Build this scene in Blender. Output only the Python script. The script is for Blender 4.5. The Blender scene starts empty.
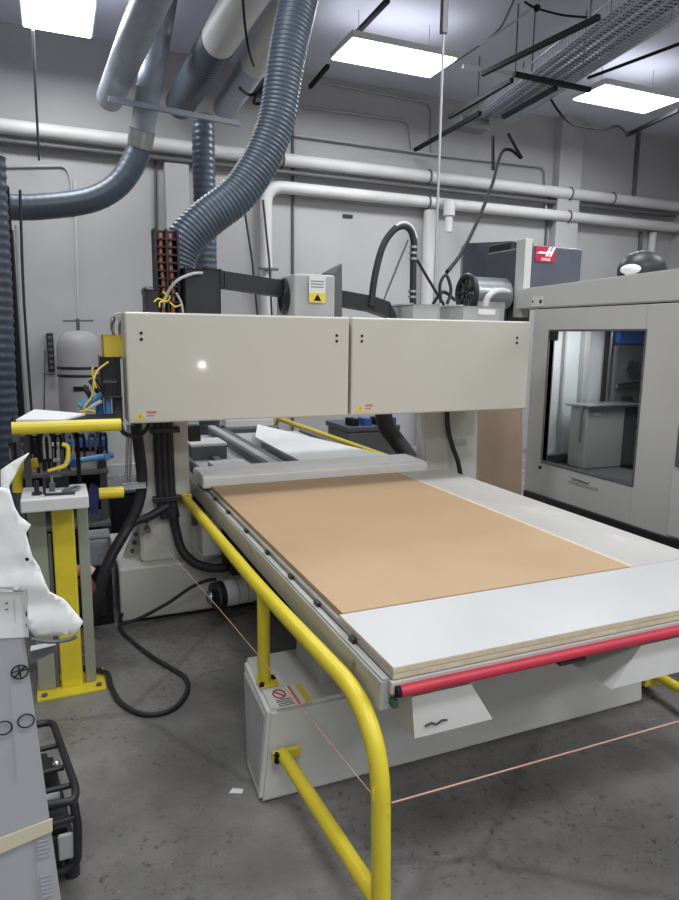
import bpy, bmesh, math, random
from mathutils import Vector, Matrix
random.seed(4)
scene = bpy.context.scene
COL = scene.collection
PI = math.pi

# ------------------------------------------------------------------ materials
def mat(name, col, rough=0.5, metal=0.0, var=0.06, scale=6.0, bump=0.0, bscale=60.0, coat=0.0, spec=0.5, dirt=None):
    m = bpy.data.materials.new(name); m.use_nodes = True
    nt = m.node_tree; N = nt.nodes; L = nt.links
    b = N['Principled BSDF']
    b.inputs['Roughness'].default_value = rough
    b.inputs['Metallic'].default_value = metal
    b.inputs['Coat Weight'].default_value = coat; b.inputs['Coat Roughness'].default_value = .06
    b.inputs['Specular IOR Level'].default_value = spec
    tc = N.new('ShaderNodeTexCoord')
    n = N.new('ShaderNodeTexNoise'); n.inputs['Scale'].default_value = scale; n.inputs['Detail'].default_value = 5
    L.new(tc.outputs['Object'], n.inputs['Vector'])
    r = N.new('ShaderNodeValToRGB')
    lo = [max(0, c * (1 - var)) for c in col]; hi = [min(1, c * (1 + var)) for c in col]
    r.color_ramp.elements[0].position = 0.3; r.color_ramp.elements[0].color = (*lo, 1)
    r.color_ramp.elements[1].position = 0.7; r.color_ramp.elements[1].color = (*hi, 1)
    L.new(n.outputs['Fac'], r.inputs['Fac'])
    out = r.outputs['Color']
    if dirt:
        dcol, dscale, dthr = dirt
        n2 = N.new('ShaderNodeTexNoise'); n2.inputs['Scale'].default_value = dscale; n2.inputs['Detail'].default_value = 8; n2.inputs['Roughness'].default_value = .7
        L.new(tc.outputs['Object'], n2.inputs['Vector'])
        r2 = N.new('ShaderNodeValToRGB'); r2.color_ramp.elements[0].position = dthr; r2.color_ramp.elements[1].position = min(1, dthr + .12)
        L.new(n2.outputs['Fac'], r2.inputs['Fac'])
        mx = N.new('ShaderNodeMixRGB'); mx.inputs['Color2'].default_value = (*dcol, 1)
        L.new(r2.outputs['Color'], mx.inputs['Fac']); L.new(out, mx.inputs['Color1']); out = mx.outputs['Color']
    L.new(out, b.inputs['Base Color'])
    if bump:
        n3 = N.new('ShaderNodeTexNoise'); n3.inputs['Scale'].default_value = bscale; n3.inputs['Detail'].default_value = 4
        L.new(tc.outputs['Object'], n3.inputs['Vector'])
        bp = N.new('ShaderNodeBump'); bp.inputs['Strength'].default_value = bump; bp.inputs['Distance'].default_value = .01
        L.new(n3.outputs['Fac'], bp.inputs['Height']); L.new(bp.outputs['Normal'], b.inputs['Normal'])
    return m

def emis(name, col, s):
    m = bpy.data.materials.new(name); m.use_nodes = True
    nt = m.node_tree; b = nt.nodes['Principled BSDF']
    b.inputs['Base Color'].default_value = (*col, 1)
    b.inputs['Emission Color'].default_value = (*col, 1); b.inputs['Emission Strength'].default_value = s
    return m

def glassy(name, tint, gloss):
    m = bpy.data.materials.new(name); m.use_nodes = True
    nt = m.node_tree; N = nt.nodes; L = nt.links
    N.remove(N['Principled BSDF'])
    t = N.new('ShaderNodeBsdfTransparent'); t.inputs['Color'].default_value = (*tint, 1)
    g = N.new('ShaderNodeBsdfGlossy'); g.inputs['Roughness'].default_value = .06
    f = N.new('ShaderNodeFresnel'); f.inputs['IOR'].default_value = gloss
    mx = N.new('ShaderNodeMixShader')
    L.new(f.outputs['Fac'], mx.inputs['Fac']); L.new(t.outputs['BSDF'], mx.inputs[1]); L.new(g.outputs['BSDF'], mx.inputs[2])
    L.new(mx.outputs['Shader'], N['Material Output'].inputs['Surface'])
    return m

def concrete():
    m = bpy.data.materials.new('worn_concrete'); m.use_nodes = True
    nt = m.node_tree; N = nt.nodes; L = nt.links; b = N['Principled BSDF']
    tc = N.new('ShaderNodeTexCoord')
    def noise(s, d=6, r=.6):
        n = N.new('ShaderNodeTexNoise'); n.inputs['Scale'].default_value = s; n.inputs['Detail'].default_value = d; n.inputs['Roughness'].default_value = r
        L.new(tc.outputs['Object'], n.inputs['Vector']); return n
    def ramp(n, p0, c0, p1, c1):
        r = N.new('ShaderNodeValToRGB'); e = r.color_ramp.elements
        e[0].position = p0; e[0].color = (*c0, 1); e[1].position = p1; e[1].color = (*c1, 1)
        L.new(n.outputs['Fac'], r.inputs['Fac']); return r
    base = ramp(noise(1.1, 8, .65), .32, (.165, .159, .150), .68, (.30, .288, .268))
    blot = ramp(noise(.55, 4), .42, (.45,) * 3, .6, (1.0,) * 3)
    mul = N.new('ShaderNodeMixRGB'); mul.blend_type = 'MULTIPLY'; mul.inputs['Fac'].default_value = .55
    L.new(base.outputs['Color'], mul.inputs['Color1']); L.new(blot.outputs['Color'], mul.inputs['Color2'])
    sp = ramp(noise(30, 6, .75), .56, (0, 0, 0), .61, (1, 1, 1))
    area = ramp(noise(1.7, 3), .40, (0, 0, 0), .58, (1, 1, 1))
    ma = N.new('ShaderNodeMath'); ma.operation = 'MULTIPLY'
    L.new(sp.outputs['Color'], ma.inputs[0]); L.new(area.outputs['Color'], ma.inputs[1])
    ma2 = N.new('ShaderNodeMath'); ma2.operation = 'MULTIPLY'; ma2.inputs[1].default_value = .75
    L.new(ma.outputs[0], ma2.inputs[0])
    mx = N.new('ShaderNodeMixRGB'); mx.inputs['Color2'].default_value = (.04, .038, .036, 1)
    L.new(ma2.outputs[0], mx.inputs['Fac']); L.new(mul.outputs['Color'], mx.inputs['Color1'])
    # cracks
    vo = N.new('ShaderNodeTexVoronoi'); vo.feature = 'DISTANCE_TO_EDGE'; vo.inputs['Scale'].default_value = .55
    wv = noise(2.5, 5); vm = N.new('ShaderNodeMixRGB'); vm.inputs['Fac'].default_value = .12
    L.new(tc.outputs['Object'], vm.inputs['Color1']); L.new(wv.outputs['Color'], vm.inputs['Color2']); L.new(vm.outputs['Color'], vo.inputs['Vector'])
    cr = N.new('ShaderNodeValToRGB'); cr.color_ramp.elements[0].position = .0; cr.color_ramp.elements[0].color = (.55,) * 3 + (1,)
    cr.color_ramp.elements[1].position = .012; cr.color_ramp.elements[1].color = (1, 1, 1, 1)
    L.new(vo.outputs['Distance'], cr.inputs['Fac'])
    m3 = N.new('ShaderNodeMixRGB'); m3.blend_type = 'MULTIPLY'; m3.inputs['Fac'].default_value = .6
    L.new(mx.outputs['Color'], m3.inputs['Color1']); L.new(cr.outputs['Color'], m3.inputs['Color2'])
    L.new(m3.outputs['Color'], b.inputs['Base Color'])
    rr = ramp(noise(2.2, 6), .35, (.14,) * 3, .65, (.36,) * 3); L.new(rr.outputs['Color'], b.inputs['Roughness'])
    bp = N.new('ShaderNodeBump'); bp.inputs['Strength'].default_value = .6; bp.inputs['Distance'].default_value = .008
    L.new(noise(34, 8, .75).outputs['Fac'], bp.inputs['Height']); L.new(bp.outputs['Normal'], b.inputs['Normal'])
    return m

M = dict(
    floor=concrete(),
    wall=mat('painted_wall', (.44, .432, .43), .8, var=.06, scale=1.2, bump=.08),
    ceil=mat('painted_ceiling', (.62, .62, .72), .85, var=.07, scale=.8, bump=.1),
    cream=mat('cream_powdercoat', (.60, .58, .50), .35, var=.025, scale=2, coat=.35),
    white=mat('white_enamel', (.66, .66, .63), .42, var=.06, scale=3, dirt=((.4, .39, .36), 3, .66)),
    column=mat('cream_enamel', (.60, .59, .53), .42, var=.05, scale=3, dirt=((.36, .34, .3), 4, .68)),
    grey=mat('light_grey_enamel', (.42, .42, .41), .45, var=.06, dirt=((.2, .2, .19), 5, .66)),
    mill=mat('warm_grey_paint', (.57, .57, .54), .42, var=.03, scale=2),
    slate=mat('slate_grey_paint', (.085, .09, .115), .42, var=.08),
    dgrey=mat('dark_grey_metal', (.11, .11, .115), .5, var=.1),
    alu=mat('brushed_aluminium', (.55, .56, .58), .32, metal=.9, var=.1, scale=20),
    galv=mat('galvanised_steel', (.34, .365, .42), .42, metal=.35, var=.12, scale=9),  # pale blue tint puts glare haze into the ducts' colour
    steel=mat('steel', (.42, .42, .43), .3, metal=1, var=.1),
    black=mat('black_plastic', (.018, .018, .02), .45, var=.2),
    rubber=mat('black_rubber', (.022, .022, .024), .55, var=.2),
    yellow=mat('yellow_enamel', (.74, .60, .035), .36, var=.07, scale=8, dirt=((.42, .30, .03), 9, .70)),
    red=mat('red_foam_sleeve', (.52, .03, .06), .45, var=.10, scale=12),
    hose=mat('blue_grey_hose', (.062, .082, .108), .36, var=.12, scale=10),
    hosed=mat('dark_blue_hose', (.05, .062, .085), .42, var=.15, scale=10),
    mdf=mat('tan_fibreboard', (.455, .305, .172), .62, var=.045, scale=2.2, bump=.03, bscale=200),
    mdfedge=mat('pale_board_edge', (.62, .53, .37), .7, var=.12, scale=25),
    board=mat('white_board', (.51, .51, .495), .38, var=.05, scale=2.0, dirt=((.50, .50, .48), 2.2, .58)),
    boardg=mat('worn_grey_board', (.47, .455, .42), .5, var=.08, scale=2.5, dirt=((.60, .55, .46), 3, .55)),
    pvc=mat('white_pipe', (.62, .61, .59), .5, var=.06, scale=3),
    card=mat('brown_cardboard', (.84, .65, .50), .75, var=.05, scale=3),
    carton=mat('white_carton', (.40, .398, .42), .7, var=.04, scale=3),
    foam=mat('white_foam_wrap', (.80, .80, .78), .6, var=.03, scale=5, bump=.2, bscale=15),
    ink=mat('black_ink', (.016, .016, .019), .7, spec=.15),
    inkg=mat('grey_ink', (.24, .24, .27), .7),
    tape=mat('beige_tape', (.63, .58, .42), .35, var=.06),
    paper=mat('white_paper', (.78, .78, .78), .7, var=.02),
    olive=mat('olive_grey_paint', (.30, .31, .235), .55, var=.08),
    blue=mat('blue_paint', (.03, .10, .36), .42, var=.12),
    lblue=mat('light_blue_plastic', (.10, .32, .62), .4, var=.1),
    tank=mat('grey_tank_paint', (.40, .39, .385), .5, var=.05),
    orange=mat('orange_cable', (.62, .20, .12), .5, var=.1),
    rope=mat('orange_rope', (.60, .34, .26), .6, var=.1),
    pink=mat('pale_pink', (.75, .45, .38), .5),
    sticker=mat('sticker_white', (.75, .74, .70), .5, var=.02),
    stky=mat('sticker_yellow', (.80, .62, .06), .5, var=.02),
    logored=mat('logo_red', (.50, .015, .06), .45, var=.04),
    logoglow=emis('logo_white_glow', (.95, .80, .84), .25),  # white of the emblem given a faint glow of its own
    clear=glassy('smoky_glass', (.78, .80, .80), 1.25),
    bin=mat('frosted_bin_plastic', (.32, .34, .37), .35, var=.2, scale=12),
    light=emis('light_diffuser', (.93, .96, 1.0), 9.0),
    chamber=mat('chamber_steel', (.60, .62, .62), .45, metal=.0, var=.1, scale=4),
)

# ------------------------------------------------------------------ mesh builder
class MB:
    def __init__(s): s.v = []; s.f = []; s.mi = []; s.sm = []; s.mats = []
    def _m(s, m):
        if m not in s.mats: s.mats.append(m)
        return s.mats.index(m)
    def add(s, vs, fs, m, smooth=False):
        k = len(s.v); i = s._m(m); s.v += [Vector(v) for v in vs]
        for f in fs: s.f.append([k + q for q in f]); s.mi.append(i); s.sm.append(smooth)
        return s
    def frombm(s, bm, m, smooth=False):
        bm.verts.index_update()
        s.add([v.co.copy() for v in bm.verts], [[v.index for v in f.verts] for f in bm.faces], m, smooth); bm.free(); return s
    def box(s, a, b, m, bev=.004, rz=0, piv=None, seg=2):
        bm = bmesh.new(); bmesh.ops.create_cube(bm, size=1)
        a = Vector(a); b = Vector(b); c = (a + b) / 2; d = b - a
        for v in bm.verts: v.co = Vector((v.co.x * d.x, v.co.y * d.y, v.co.z * d.z)) + c
        bv = min(bev, min(abs(x) for x in d) * .45)
        if bv > 0: bmesh.ops.bevel(bm, geom=list(bm.edges), offset=bv, segments=seg, affect='EDGES', profile=.5)
        if rz:
            p = Vector(piv) if piv else c
            bmesh.ops.rotate(bm, verts=bm.verts, cent=p, matrix=Matrix.Rotation(rz, 3, 'Z'))
        bmesh.ops.recalc_face_normals(bm, faces=bm.faces)
        return s.frombm(bm, m)
    def hull(s, pts, m, bev=0):           # convex solid from points
        bm = bmesh.new()
        for p in pts: bm.verts.new(p)
        r = bmesh.ops.convex_hull(bm, input=bm.verts)
        bmesh.ops.dissolve_limit(bm, angle_limit=.01, verts=bm.verts, edges=bm.edges)
        if bev: bmesh.ops.bevel(bm, geom=list(bm.edges), offset=bev, segments=2, affect='EDGES')
        bmesh.ops.recalc_face_normals(bm, faces=bm.faces)
        return s.frombm(bm, m)
    def prism(s, poly, ext, m):           # polygon (3D, planar) swept along ext
        n = len(poly); e = Vector(ext); P = [Vector(p) for p in poly]
        bm = bmesh.new(); A = [bm.verts.new(p) for p in P]; B = [bm.verts.new(p + e) for p in P]
        bm.faces.new(A); bm.faces.new(B[::-1])
        for i in range(n): bm.faces.new((A[i], B[i], B[(i + 1) % n], A[(i + 1) % n]))
        bmesh.ops.recalc_face_normals(bm, faces=bm.faces)
        return s.frombm(bm, m)
    def tube(s, path, r, m, n=12, closed=False, cap=True):
        P = [Vector(p) for p in path]; k = len(P)
        R = r if isinstance(r, (list, tuple)) else [r] * k
        T = []
        for i in range(k):
            if closed: t = P[(i + 1) % k] - P[i - 1]
            else: t = P[min(i + 1, k - 1)] - P[max(i - 1, 0)]
            T.append(t.normalized() if t.length > 1e-9 else (T[-1] if T else Vector((0, 0, 1))))
        up = Vector((0, 0, 1)) if abs(T[0].z) < .9 else Vector((1, 0, 0))
        u = (up - T[0] * up.dot(T[0])).normalized(); vs = []; fs = []
        for i in range(k):
            u = (u - T[i] * u.dot(T[i])).normalized(); w = T[i].cross(u)
            for j in range(n):
                a = 2 * PI * j / n; vs.append(P[i] + (u * math.cos(a) + w * math.sin(a)) * R[i])
        for i in range(k if closed else k - 1):
            for j in range(n):
                a = i * n; b = ((i + 1) % k) * n
                fs.append((a + j, a + (j + 1) % n, b + (j + 1) % n, b + j))
        s.add(vs, fs, m, True)
        if cap and not closed:
            s.add(vs[:n], [list(range(n))[::-1]], m); s.add(vs[-n:], [list(range(n))], m)
        return s
    def cyl(s, a, b, r, m, n=20, r2=None):
        return s.tube([a, b], [r, r if r2 is None else r2], m, n)
    def ball(s, c, r, m, sc=(1, 1, 1), n=16):
        bm = bmesh.new(); bmesh.ops.create_uvsphere(bm, u_segments=n, v_segments=n // 2 + 2, radius=r)
        for v in bm.verts: v.co = Vector((v.co.x * sc[0], v.co.y * sc[1], v.co.z * sc[2])) + Vector(c)
        return s.frombm(bm, m, True)
    def lathe(s, prof, c, m, n=28):       # profile of (r, z) about the vertical axis through c
        c = Vector(c); vs = []; fs = []; k = len(prof)
        for r, z in prof:
            for j in range(n): a = 2 * PI * j / n; vs.append(c + Vector((r * math.cos(a), r * math.sin(a), z)))
        for i in range(k - 1):
            for j in range(n): fs.append((i * n + j, i * n + (j + 1) % n, (i + 1) * n + (j + 1) % n, (i + 1) * n + j))
        return s.add(vs, fs, m, True)
    def build(s, name, parent=None, label=None):
        me = bpy.data.meshes.new(name)
        lo = Vector([min(v[i] for v in s.v) for i in range(3)]); hi = Vector([max(v[i] for v in s.v) for i in range(3)])
        o0 = Vector(((lo.x + hi.x) / 2, (lo.y + hi.y) / 2, lo.z))
        me.from_pydata([v - o0 for v in s.v], [], s.f)
        for m in s.mats: me.materials.append(m)
        for p, i, q in zip(me.polygons, s.mi, s.sm): p.material_index = i; p.use_smooth = q
        me.update()
        o = bpy.data.objects.new(name, me); COL.objects.link(o)
        w = Vector((0, 0, 0)); q = parent
        while q is not None: w += q.location; q = q.parent
        o.parent = parent; o.location = o0 - w
        if label: o['label'] = label
        return o

def tag(o, label, cat, group=None):
    o['label'] = label; o['category'] = cat
    if group: o['group'] = group
    return o
def thing(name, loc, label, cat, group=None):
    o = bpy.data.objects.new(name, None); o.location = loc; COL.objects.link(o); o.empty_display_size = .1
    return tag(o, label, cat, group)
def struct(o): o['kind'] = 'structure'; return o
def clone(root, loc, label=None):
    r = root.copy(); COL.objects.link(r); r.location = loc
    if label: r['label'] = label
    for ch in list(root.children):
        c = ch.copy(); COL.objects.link(c); c.parent = r
        for g in list(ch.children):
            d = g.copy(); COL.objects.link(d); d.parent = c
    return r

def curve(P, n=8, closed=False):          # Catmull-Rom through points
    P = [Vector(p) for p in P]; out = []; k = len(P)
    for i in range(k if closed else k - 1):
        if closed: a, b, c, d = P[i - 1], P[i], P[(i + 1) % k], P[(i + 2) % k]
        else: a, b, c, d = P[max(i - 1, 0)], P[i], P[i + 1], P[min(i + 2, k - 1)]
        for j in range(n):
            t = j / n
            out.append(.5 * ((2 * b) + (c - a) * t + (2 * a - 5 * b + 4 * c - d) * t * t + (3 * b - a - 3 * c + d) * t ** 3))
    if not closed: out.append(P[-1])
    return out
def bend(P, r, n=6):                      # polyline with rounded corners
    P = [Vector(p) for p in P]; out = [P[0]]
    for i in range(1, len(P) - 1):
        a = (P[i - 1] - P[i]); b = (P[i + 1] - P[i]); q = min(r, a.length * .49, b.length * .49)
        a = P[i] + a.normalized() * q; b = P[i] + b.normalized() * q
        for j in range(n + 1):
            t = j / n; out.append(a * (1 - t) ** 2 + P[i] * 2 * t * (1 - t) + b * t * t)
    out.append(P[-1]); return out
def ribbed(P, r, pitch, depth):           # path resampled into corrugations -> path, radii
    P = [Vector(p) for p in P]; L = [0]
    for i in range(1, len(P)): L.append(L[-1] + (P[i] - P[i - 1]).length)
    n = max(4, int(L[-1] / pitch * 4)); path = []; rad = []; k = 0
    for i in range(n + 1):
        t = L[-1] * i / n
        while k < len(P) - 2 and L[k + 1] < t: k += 1
        q = (t - L[k]) / max(1e-9, L[k + 1] - L[k]); path.append(P[k].lerp(P[k + 1], q))
        rad.append(r - depth * (0, .5, 1, .5)[i % 4])
    return path, rad
def text_mesh(txt, size, mtx, m, name, parent, shear=0, align='CENTER'):
    cu = bpy.data.curves.new('lettering', 'FONT'); cu.body = txt; cu.size = size; cu.extrude = .0008; cu.shear = shear
    cu.align_x = align; cu.align_y = 'CENTER'
    t = bpy.data.objects.new('lettering', cu); COL.objects.link(t)
    dg = bpy.context.evaluated_depsgraph_get(); me = bpy.data.meshes.new_from_object(t.evaluated_get(dg))
    b = MB(); b.add([mtx @ v.co for v in me.vertices], [list(p.vertices) for p in me.polygons], m)
    bpy.data.objects.remove(t); bpy.data.curves.remove(cu); bpy.data.meshes.remove(me)
    return b.build(name, parent)
FACE_Y = Matrix(((1, 0, 0, 0), (0, 0, -1, 0), (0, 1, 0, 0), (0, 0, 0, 1)))    # lettering on a face that looks to -Y

# ------------------------------------------------------------------ camera, world, view
cam = bpy.data.cameras.new('camera'); co = bpy.data.objects.new('camera', cam); COL.objects.link(co)
cam.sensor_fit = 'VERTICAL'; cam.sensor_height = 24; cam.lens = 667 / 900 * 24; cam.clip_start = .02
co.matrix_world = Matrix.Translation((0, 0, 1.65)) @ Matrix([[0.920889, 0.054402, -0.386011], [-0.389639, 0.15912, -0.907118], [0.012073, 0.985759, 0.167729]]).to_4x4()
scene.camera = co
w = bpy.data.worlds.new('world'); scene.world = w; w.use_nodes = True
w.node_tree.nodes['Background'].inputs['Color'].default_value = (.75, .82, 1, 1)
w.node_tree.nodes['Background'].inputs['Strength'].default_value = .25
scene.view_settings.view_transform = 'Standard'
scene.view_settings.exposure = -0.08

# ------------------------------------------------------------------ the room
X0, X1, Y0, Y1, ZC = -3.2, 9.2, -4.5, 8.15, 4.75
o = struct(MB().box((X0, Y0, -.1), (X1, Y1, 0), M['floor'], 0).build('floor'))
struct(MB().box((X0, Y1, 0), (X1, Y1 + .15, ZC), M['wall'], 0).build('wall_back'))
struct(MB().box((X0 - .15, Y0, 0), (X0, Y1, ZC), M['wall'], 0).build('wall_left'))
struct(MB().box((X1, Y0, 0), (X1 + .15, Y1, ZC), M['wall'], 0).build('wall_right'))
struct(MB().box((X0, Y0 - .15, 0), (X1, Y0, ZC), M['wall'], 0).build('wall_front'))
b = MB().box((X0, Y0, ZC), (X1, Y1, ZC + .12), M['ceil'], 0)
struct(b.build('ceiling'))
# pilasters on the back wall
struct(MB().box((1.25, 8.03, 0), (1.52, 8.15, 3.55), M['wall'], .01).build('trim_1'))
struct(MB().box((6.75, 8.0, 0), (7.15, 8.15, ZC), M['wall'], .01).build('trim_2'))

# ------------------------------------------------------------------ ceiling lights
def ceiling_light(x, y, z, label, sx=1.2, sy=.6):
    t = thing('ceiling_light', (x, y, z), label, 'ceiling light', 'ceiling light panels')
    fr = MB()
    fr.box((x - sx / 2 - .02, y - sy / 2 - .02, z), (x + sx / 2 + .02, y + sy / 2 + .02, z + .06), M['white'], .004)
    fr.build('housing', t)
    MB().box((x - sx / 2, y - sy / 2, z - .012), (x + sx / 2, y + sy / 2, z - .001), M['light'], .003).build('diffuser', t, 'glowing white diffuser')
    for dx in (-.35 * sx, .35 * sx): MB().cyl((x + dx, y, z + .06), (x + dx, y, ZC), .004, M['steel'], 6).build('hanger', t)
ceiling_light(.19, 6.80, 4.38, 'ceiling light panel over the grey tank and the galvanised duct', .56, .75)
ceiling_light(3.27, 6.42, 4.38, 'bright ceiling light panel in the middle of the ceiling, behind the thin drop pole', 1.12, .52)
ceiling_light(6.22, 6.32, 4.38, 'bright ceiling light panel beside the cable tray, above the grey milling machine', 1.1, .5)
def area(x, y, z, e, sx, sy, col=(.93, .96, 1), rot=(0, 0, 0)):
    l = bpy.data.lights.new('ceiling_lamp', 'AREA'); l.shape = 'RECTANGLE'; l.size = sx; l.size_y = sy; l.energy = e; l.color = col
    q = bpy.data.objects.new('ceiling_lamp', l); COL.objects.link(q); q.location = (x, y, z); q.rotation_euler = rot
    return q
for x, y, e in ((.21, 6.75, 45), (3.27, 6.42, 60), (6.22, 6.32, 60),
             (.2, 3.3, 45), (3.2, 3.1, 60), (6.3, 3.1, 60), (.2, 0, 60), (3.2, -.1, 75), (6.3, 0, 55), (-1.5, -2.6, 50), (2.2, -2.8, 75), (5.2, -2.6, 50)):
    area(x, y, 4.34, e, 1.2, .6)
    area(x, y, 4.46, e * .07, 1.2, .6, rot=(PI, 0, 0))  # added upward lamps over the housings, to brighten the ceiling
# added point lamp behind the camera, makes the spark on the cream cover
l = bpy.data.lights.new('spark_lamp', 'POINT'); l.energy = 9; l.shadow_soft_size = .035; l.color = (1, .97, .92)
q = bpy.data.objects.new('spark_lamp', l); COL.objects.link(q); q.location = (1.713, -1.7, 1.274)

# ------------------------------------------------------------------ the router
R = thing('cnc_router', (1.54, 3.0, 0), 'large cream and white gantry router with flat work table on the concrete floor', 'machine')
# front foot beam
b = MB()
b.hull([(.586, 2.062, .004), (.598, 2.28, .004), (.655, 2.53, .335), (.632, 2.10, .335), (2.42, 2.062, .004), (2.42, 2.28, .004), (2.42, 2.53, .335), (2.42, 2.10, .335)], M['white'], .014)
b.box((.64, 2.10, 0), (2.40, 2.26, .006), M['black'], 0)  # black strip paints the shadow line under the foot
ff = b.build('front_foot', R)
MB().hull([(.590, 2.10, .05), (.600, 2.285, .05), (.640, 2.47, .30), (.625, 2.13, .30), (.61, 2.115, .05), (.61, 2.275, .05), (.65, 2.47, .30), (.64, 2.13, .30)], M['grey'], .002).build('end_plate', ff, 'end plate')
MB().box((2.42, 2.13, .03), (2.56, 2.3, .27), M['dgrey'], .02).build('end_cap', ff, 'dark grey end block')
s = MB()   # safety sticker on top of the foot
s.box((.665, 2.10, .336), (.80, 2.235, .338), M['sticker'], 0)
s.box((.775, 2.10, .338), (.80, 2.235, .3386), M['stky'], 0); s.box((.745, 2.10, .338), (.755, 2.235, .3386), M['orange'], 0)
s.tube([(.70 + .022 * math.cos(a * PI / 8), 2.19 + .03 * math.sin(a * PI / 8), .339) for a in range(16)], .003, M['logored'], 6, closed=True)
s.tube([(.685, 2.212, .339), (.715, 2.168, .339)], .003, M['logored'], 6)
for k in range(4): s.box((.675, 2.108 + k * .013, .338), (.735, 2.113 + k * .013, .3386), M['ink'], 0)
s.build('safety_sticker', ff, 'white sticker with red prohibition circle and text lines')
# rear foot
MB().box((.62, 5.1, .0), (2.28, 5.5, .309), M['white'], .02).build('rear_foot', R)
# long bed beams with sloping flanks, ends seen under the red bar
for q in (0, 1):
    pl = [(.845, .575), (1.10, .575), (1.02, .70), (.832, .70)] if q == 0 else [(1.545, .575), (1.86, .575), (1.87, .70), (1.655, .70)]
    b = MB().prism([(x, 1.44, z) for x, z in pl], (0, 1.2, 0), M['white'])
    if q == 0:   # scuffed marks
        b.tube([(.875, 1.438, .606), (.895, 1.437, .612), (.91, 1.437, .604), (.93, 1.438, .612), (.945, 1.438, .609)], .003, M['black'], 6)
    b.build('bed_beam', R)
b = MB()
for a, c, m in (((.86, 2.2, .33), (1.08, 2.46, .58), 'grey'), ((1.6, 2.2, .33), (1.84, 2.46, .58), 'grey'), ((.9, 3.82, .335), (2.2, 4.05, .70), 'dgrey'), ((.9, 5.15, .31), (2.2, 5.45, .70), 'dgrey')):
    MB().box(a, c, M[m], .01).build('bed_support', R)
MB().box((.86, 2.66, .46), (2.25, 3.8, .699), M['ink'], .01).build('underside_shade', R, 'black block in place of the shade under the table')  # black block stands for the shade beneath the table
# table
b = MB().box((.775, 1.45, .70), (2.298, 4.02, .7615), M['grey'], .004); b.box((.775, 4.02, .70), (2.08, 5.95, .7615), M['grey'], .004)
b.build('table_frame', R)
b = MB()
b.box((.742, 1.45, .672), (.774, 4.3, .758), M['grey'], .004)
b.box((.748, 1.45, .758), (.768, 4.25, .764), M['boardg'], .002)
sr = b.build('side_rail', R)
for y in (1.66, 1.95, 2.22, 2.52, 2.85, 3.2, 3.5):
    MB().box((.756, y, .764), (.7695, y + .035, .779), M['black'], .002).build('clamp_clip', sr, 'small black clip')
for y in (1.62, 2.7): MB().cyl((.742, y, .73), (.737, y, .73), .010, M['steel'], 10).build('bolt', sr)
MB().box((2.30, 1.45, .68), (2.36, 4.02, .758), M['grey'], .006).build('side_rail', R)
MB().box((.765, 1.432, .722), (2.36, 1.449, .760), M['boardg'], .004).build('front_strip', R)
rb = MB().cyl((.788, 1.428, .733), (2.42, 1.428, .733), .0165, M['red'], 16).build('bumper_bar', R, 'red round bumper bar along the table front')
MB().cyl((.775, 1.428, .733), (.789, 1.428, .733), .0155, M['ink'], 16).build('end_cap', rb, 'black end cap')
b = MB().box((.765, 1.42, .69), (.782, 1.445, .712), mat('dark_green_clip', (.02, .09, .045), .5), .003)
b.build('corner_clip', R, 'small dark green clip')
b = MB(); b.box((1.32, 1.425, .70), (1.42, 1.45, .712), M['black'], .003); b.build('under_latch', R, 'small black latch')
# gantry: two floor stands, two columns, beam behind, two cover panels in front
ST = []
b = MB(); b.box((.27, 3.80, .02), (1.06, 4.55, .335), M['column'], .012); b.box((.28, 3.82, 0), (1.05, 4.5, .03), M['black'], 0); b.build('gantry_stand', R)
b = MB(); b.box((2.2, 3.80, .02), (2.88, 4.55, .335), M['column'], .012); b.build('gantry_stand', R)
b = MB(); b.hull([(.40, 3.87, .335), (.70, 3.87, .335), (.40, 4.15, .335), (.70, 4.15, .335), (.425, 3.87, 1.24), (.69, 3.87, 1.24), (.425, 4.05, 1.24), (.69, 4.05, 1.24)], M['column'], .012)
c1 = b.build('gantry_column', R)
b = MB(); b.prism([(.41, 4.0, .335), (.315, 4.0, .335), (.41, 4.0, .56)], (0, .06, 0), M['column'])
for z, x in ((.375, .365), (.425, .378), (.475, .388)): b.cyl((x, 3.999, z), (x, 3.985, z), .013, M['dgrey'], 10)
b.build('gusset', c1)
b = MB(); b.box((.70, 3.9, 1.03), (.77, 4.0, 1.12), M['black'], .004); b.build('limit_switch', c1, 'black square sensor')
b = MB(); b.hull([(2.33, 3.87, .335), (2.72, 3.87, .335), (2.30, 3.99, .335), (2.74, 3.99, .335), (2.235, 3.87, 1.24), (2.685, 3.87, 1.24), (2.255, 3.98, 1.24), (2.685, 3.98, 1.24)], M['column'], .012)
c2 = b.build('gantry_column', R)
MB().box((2.50, 3.864, .92), (2.60, 3.872, .96), M['grey'], .002).build('name_plate', c2, 'small grey plate')
b = MB(); b.box((.36, 3.6, 1.24), (2.70, 4.05, 1.72), M['column'], .01); b.build('gantry_beam', R)
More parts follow.
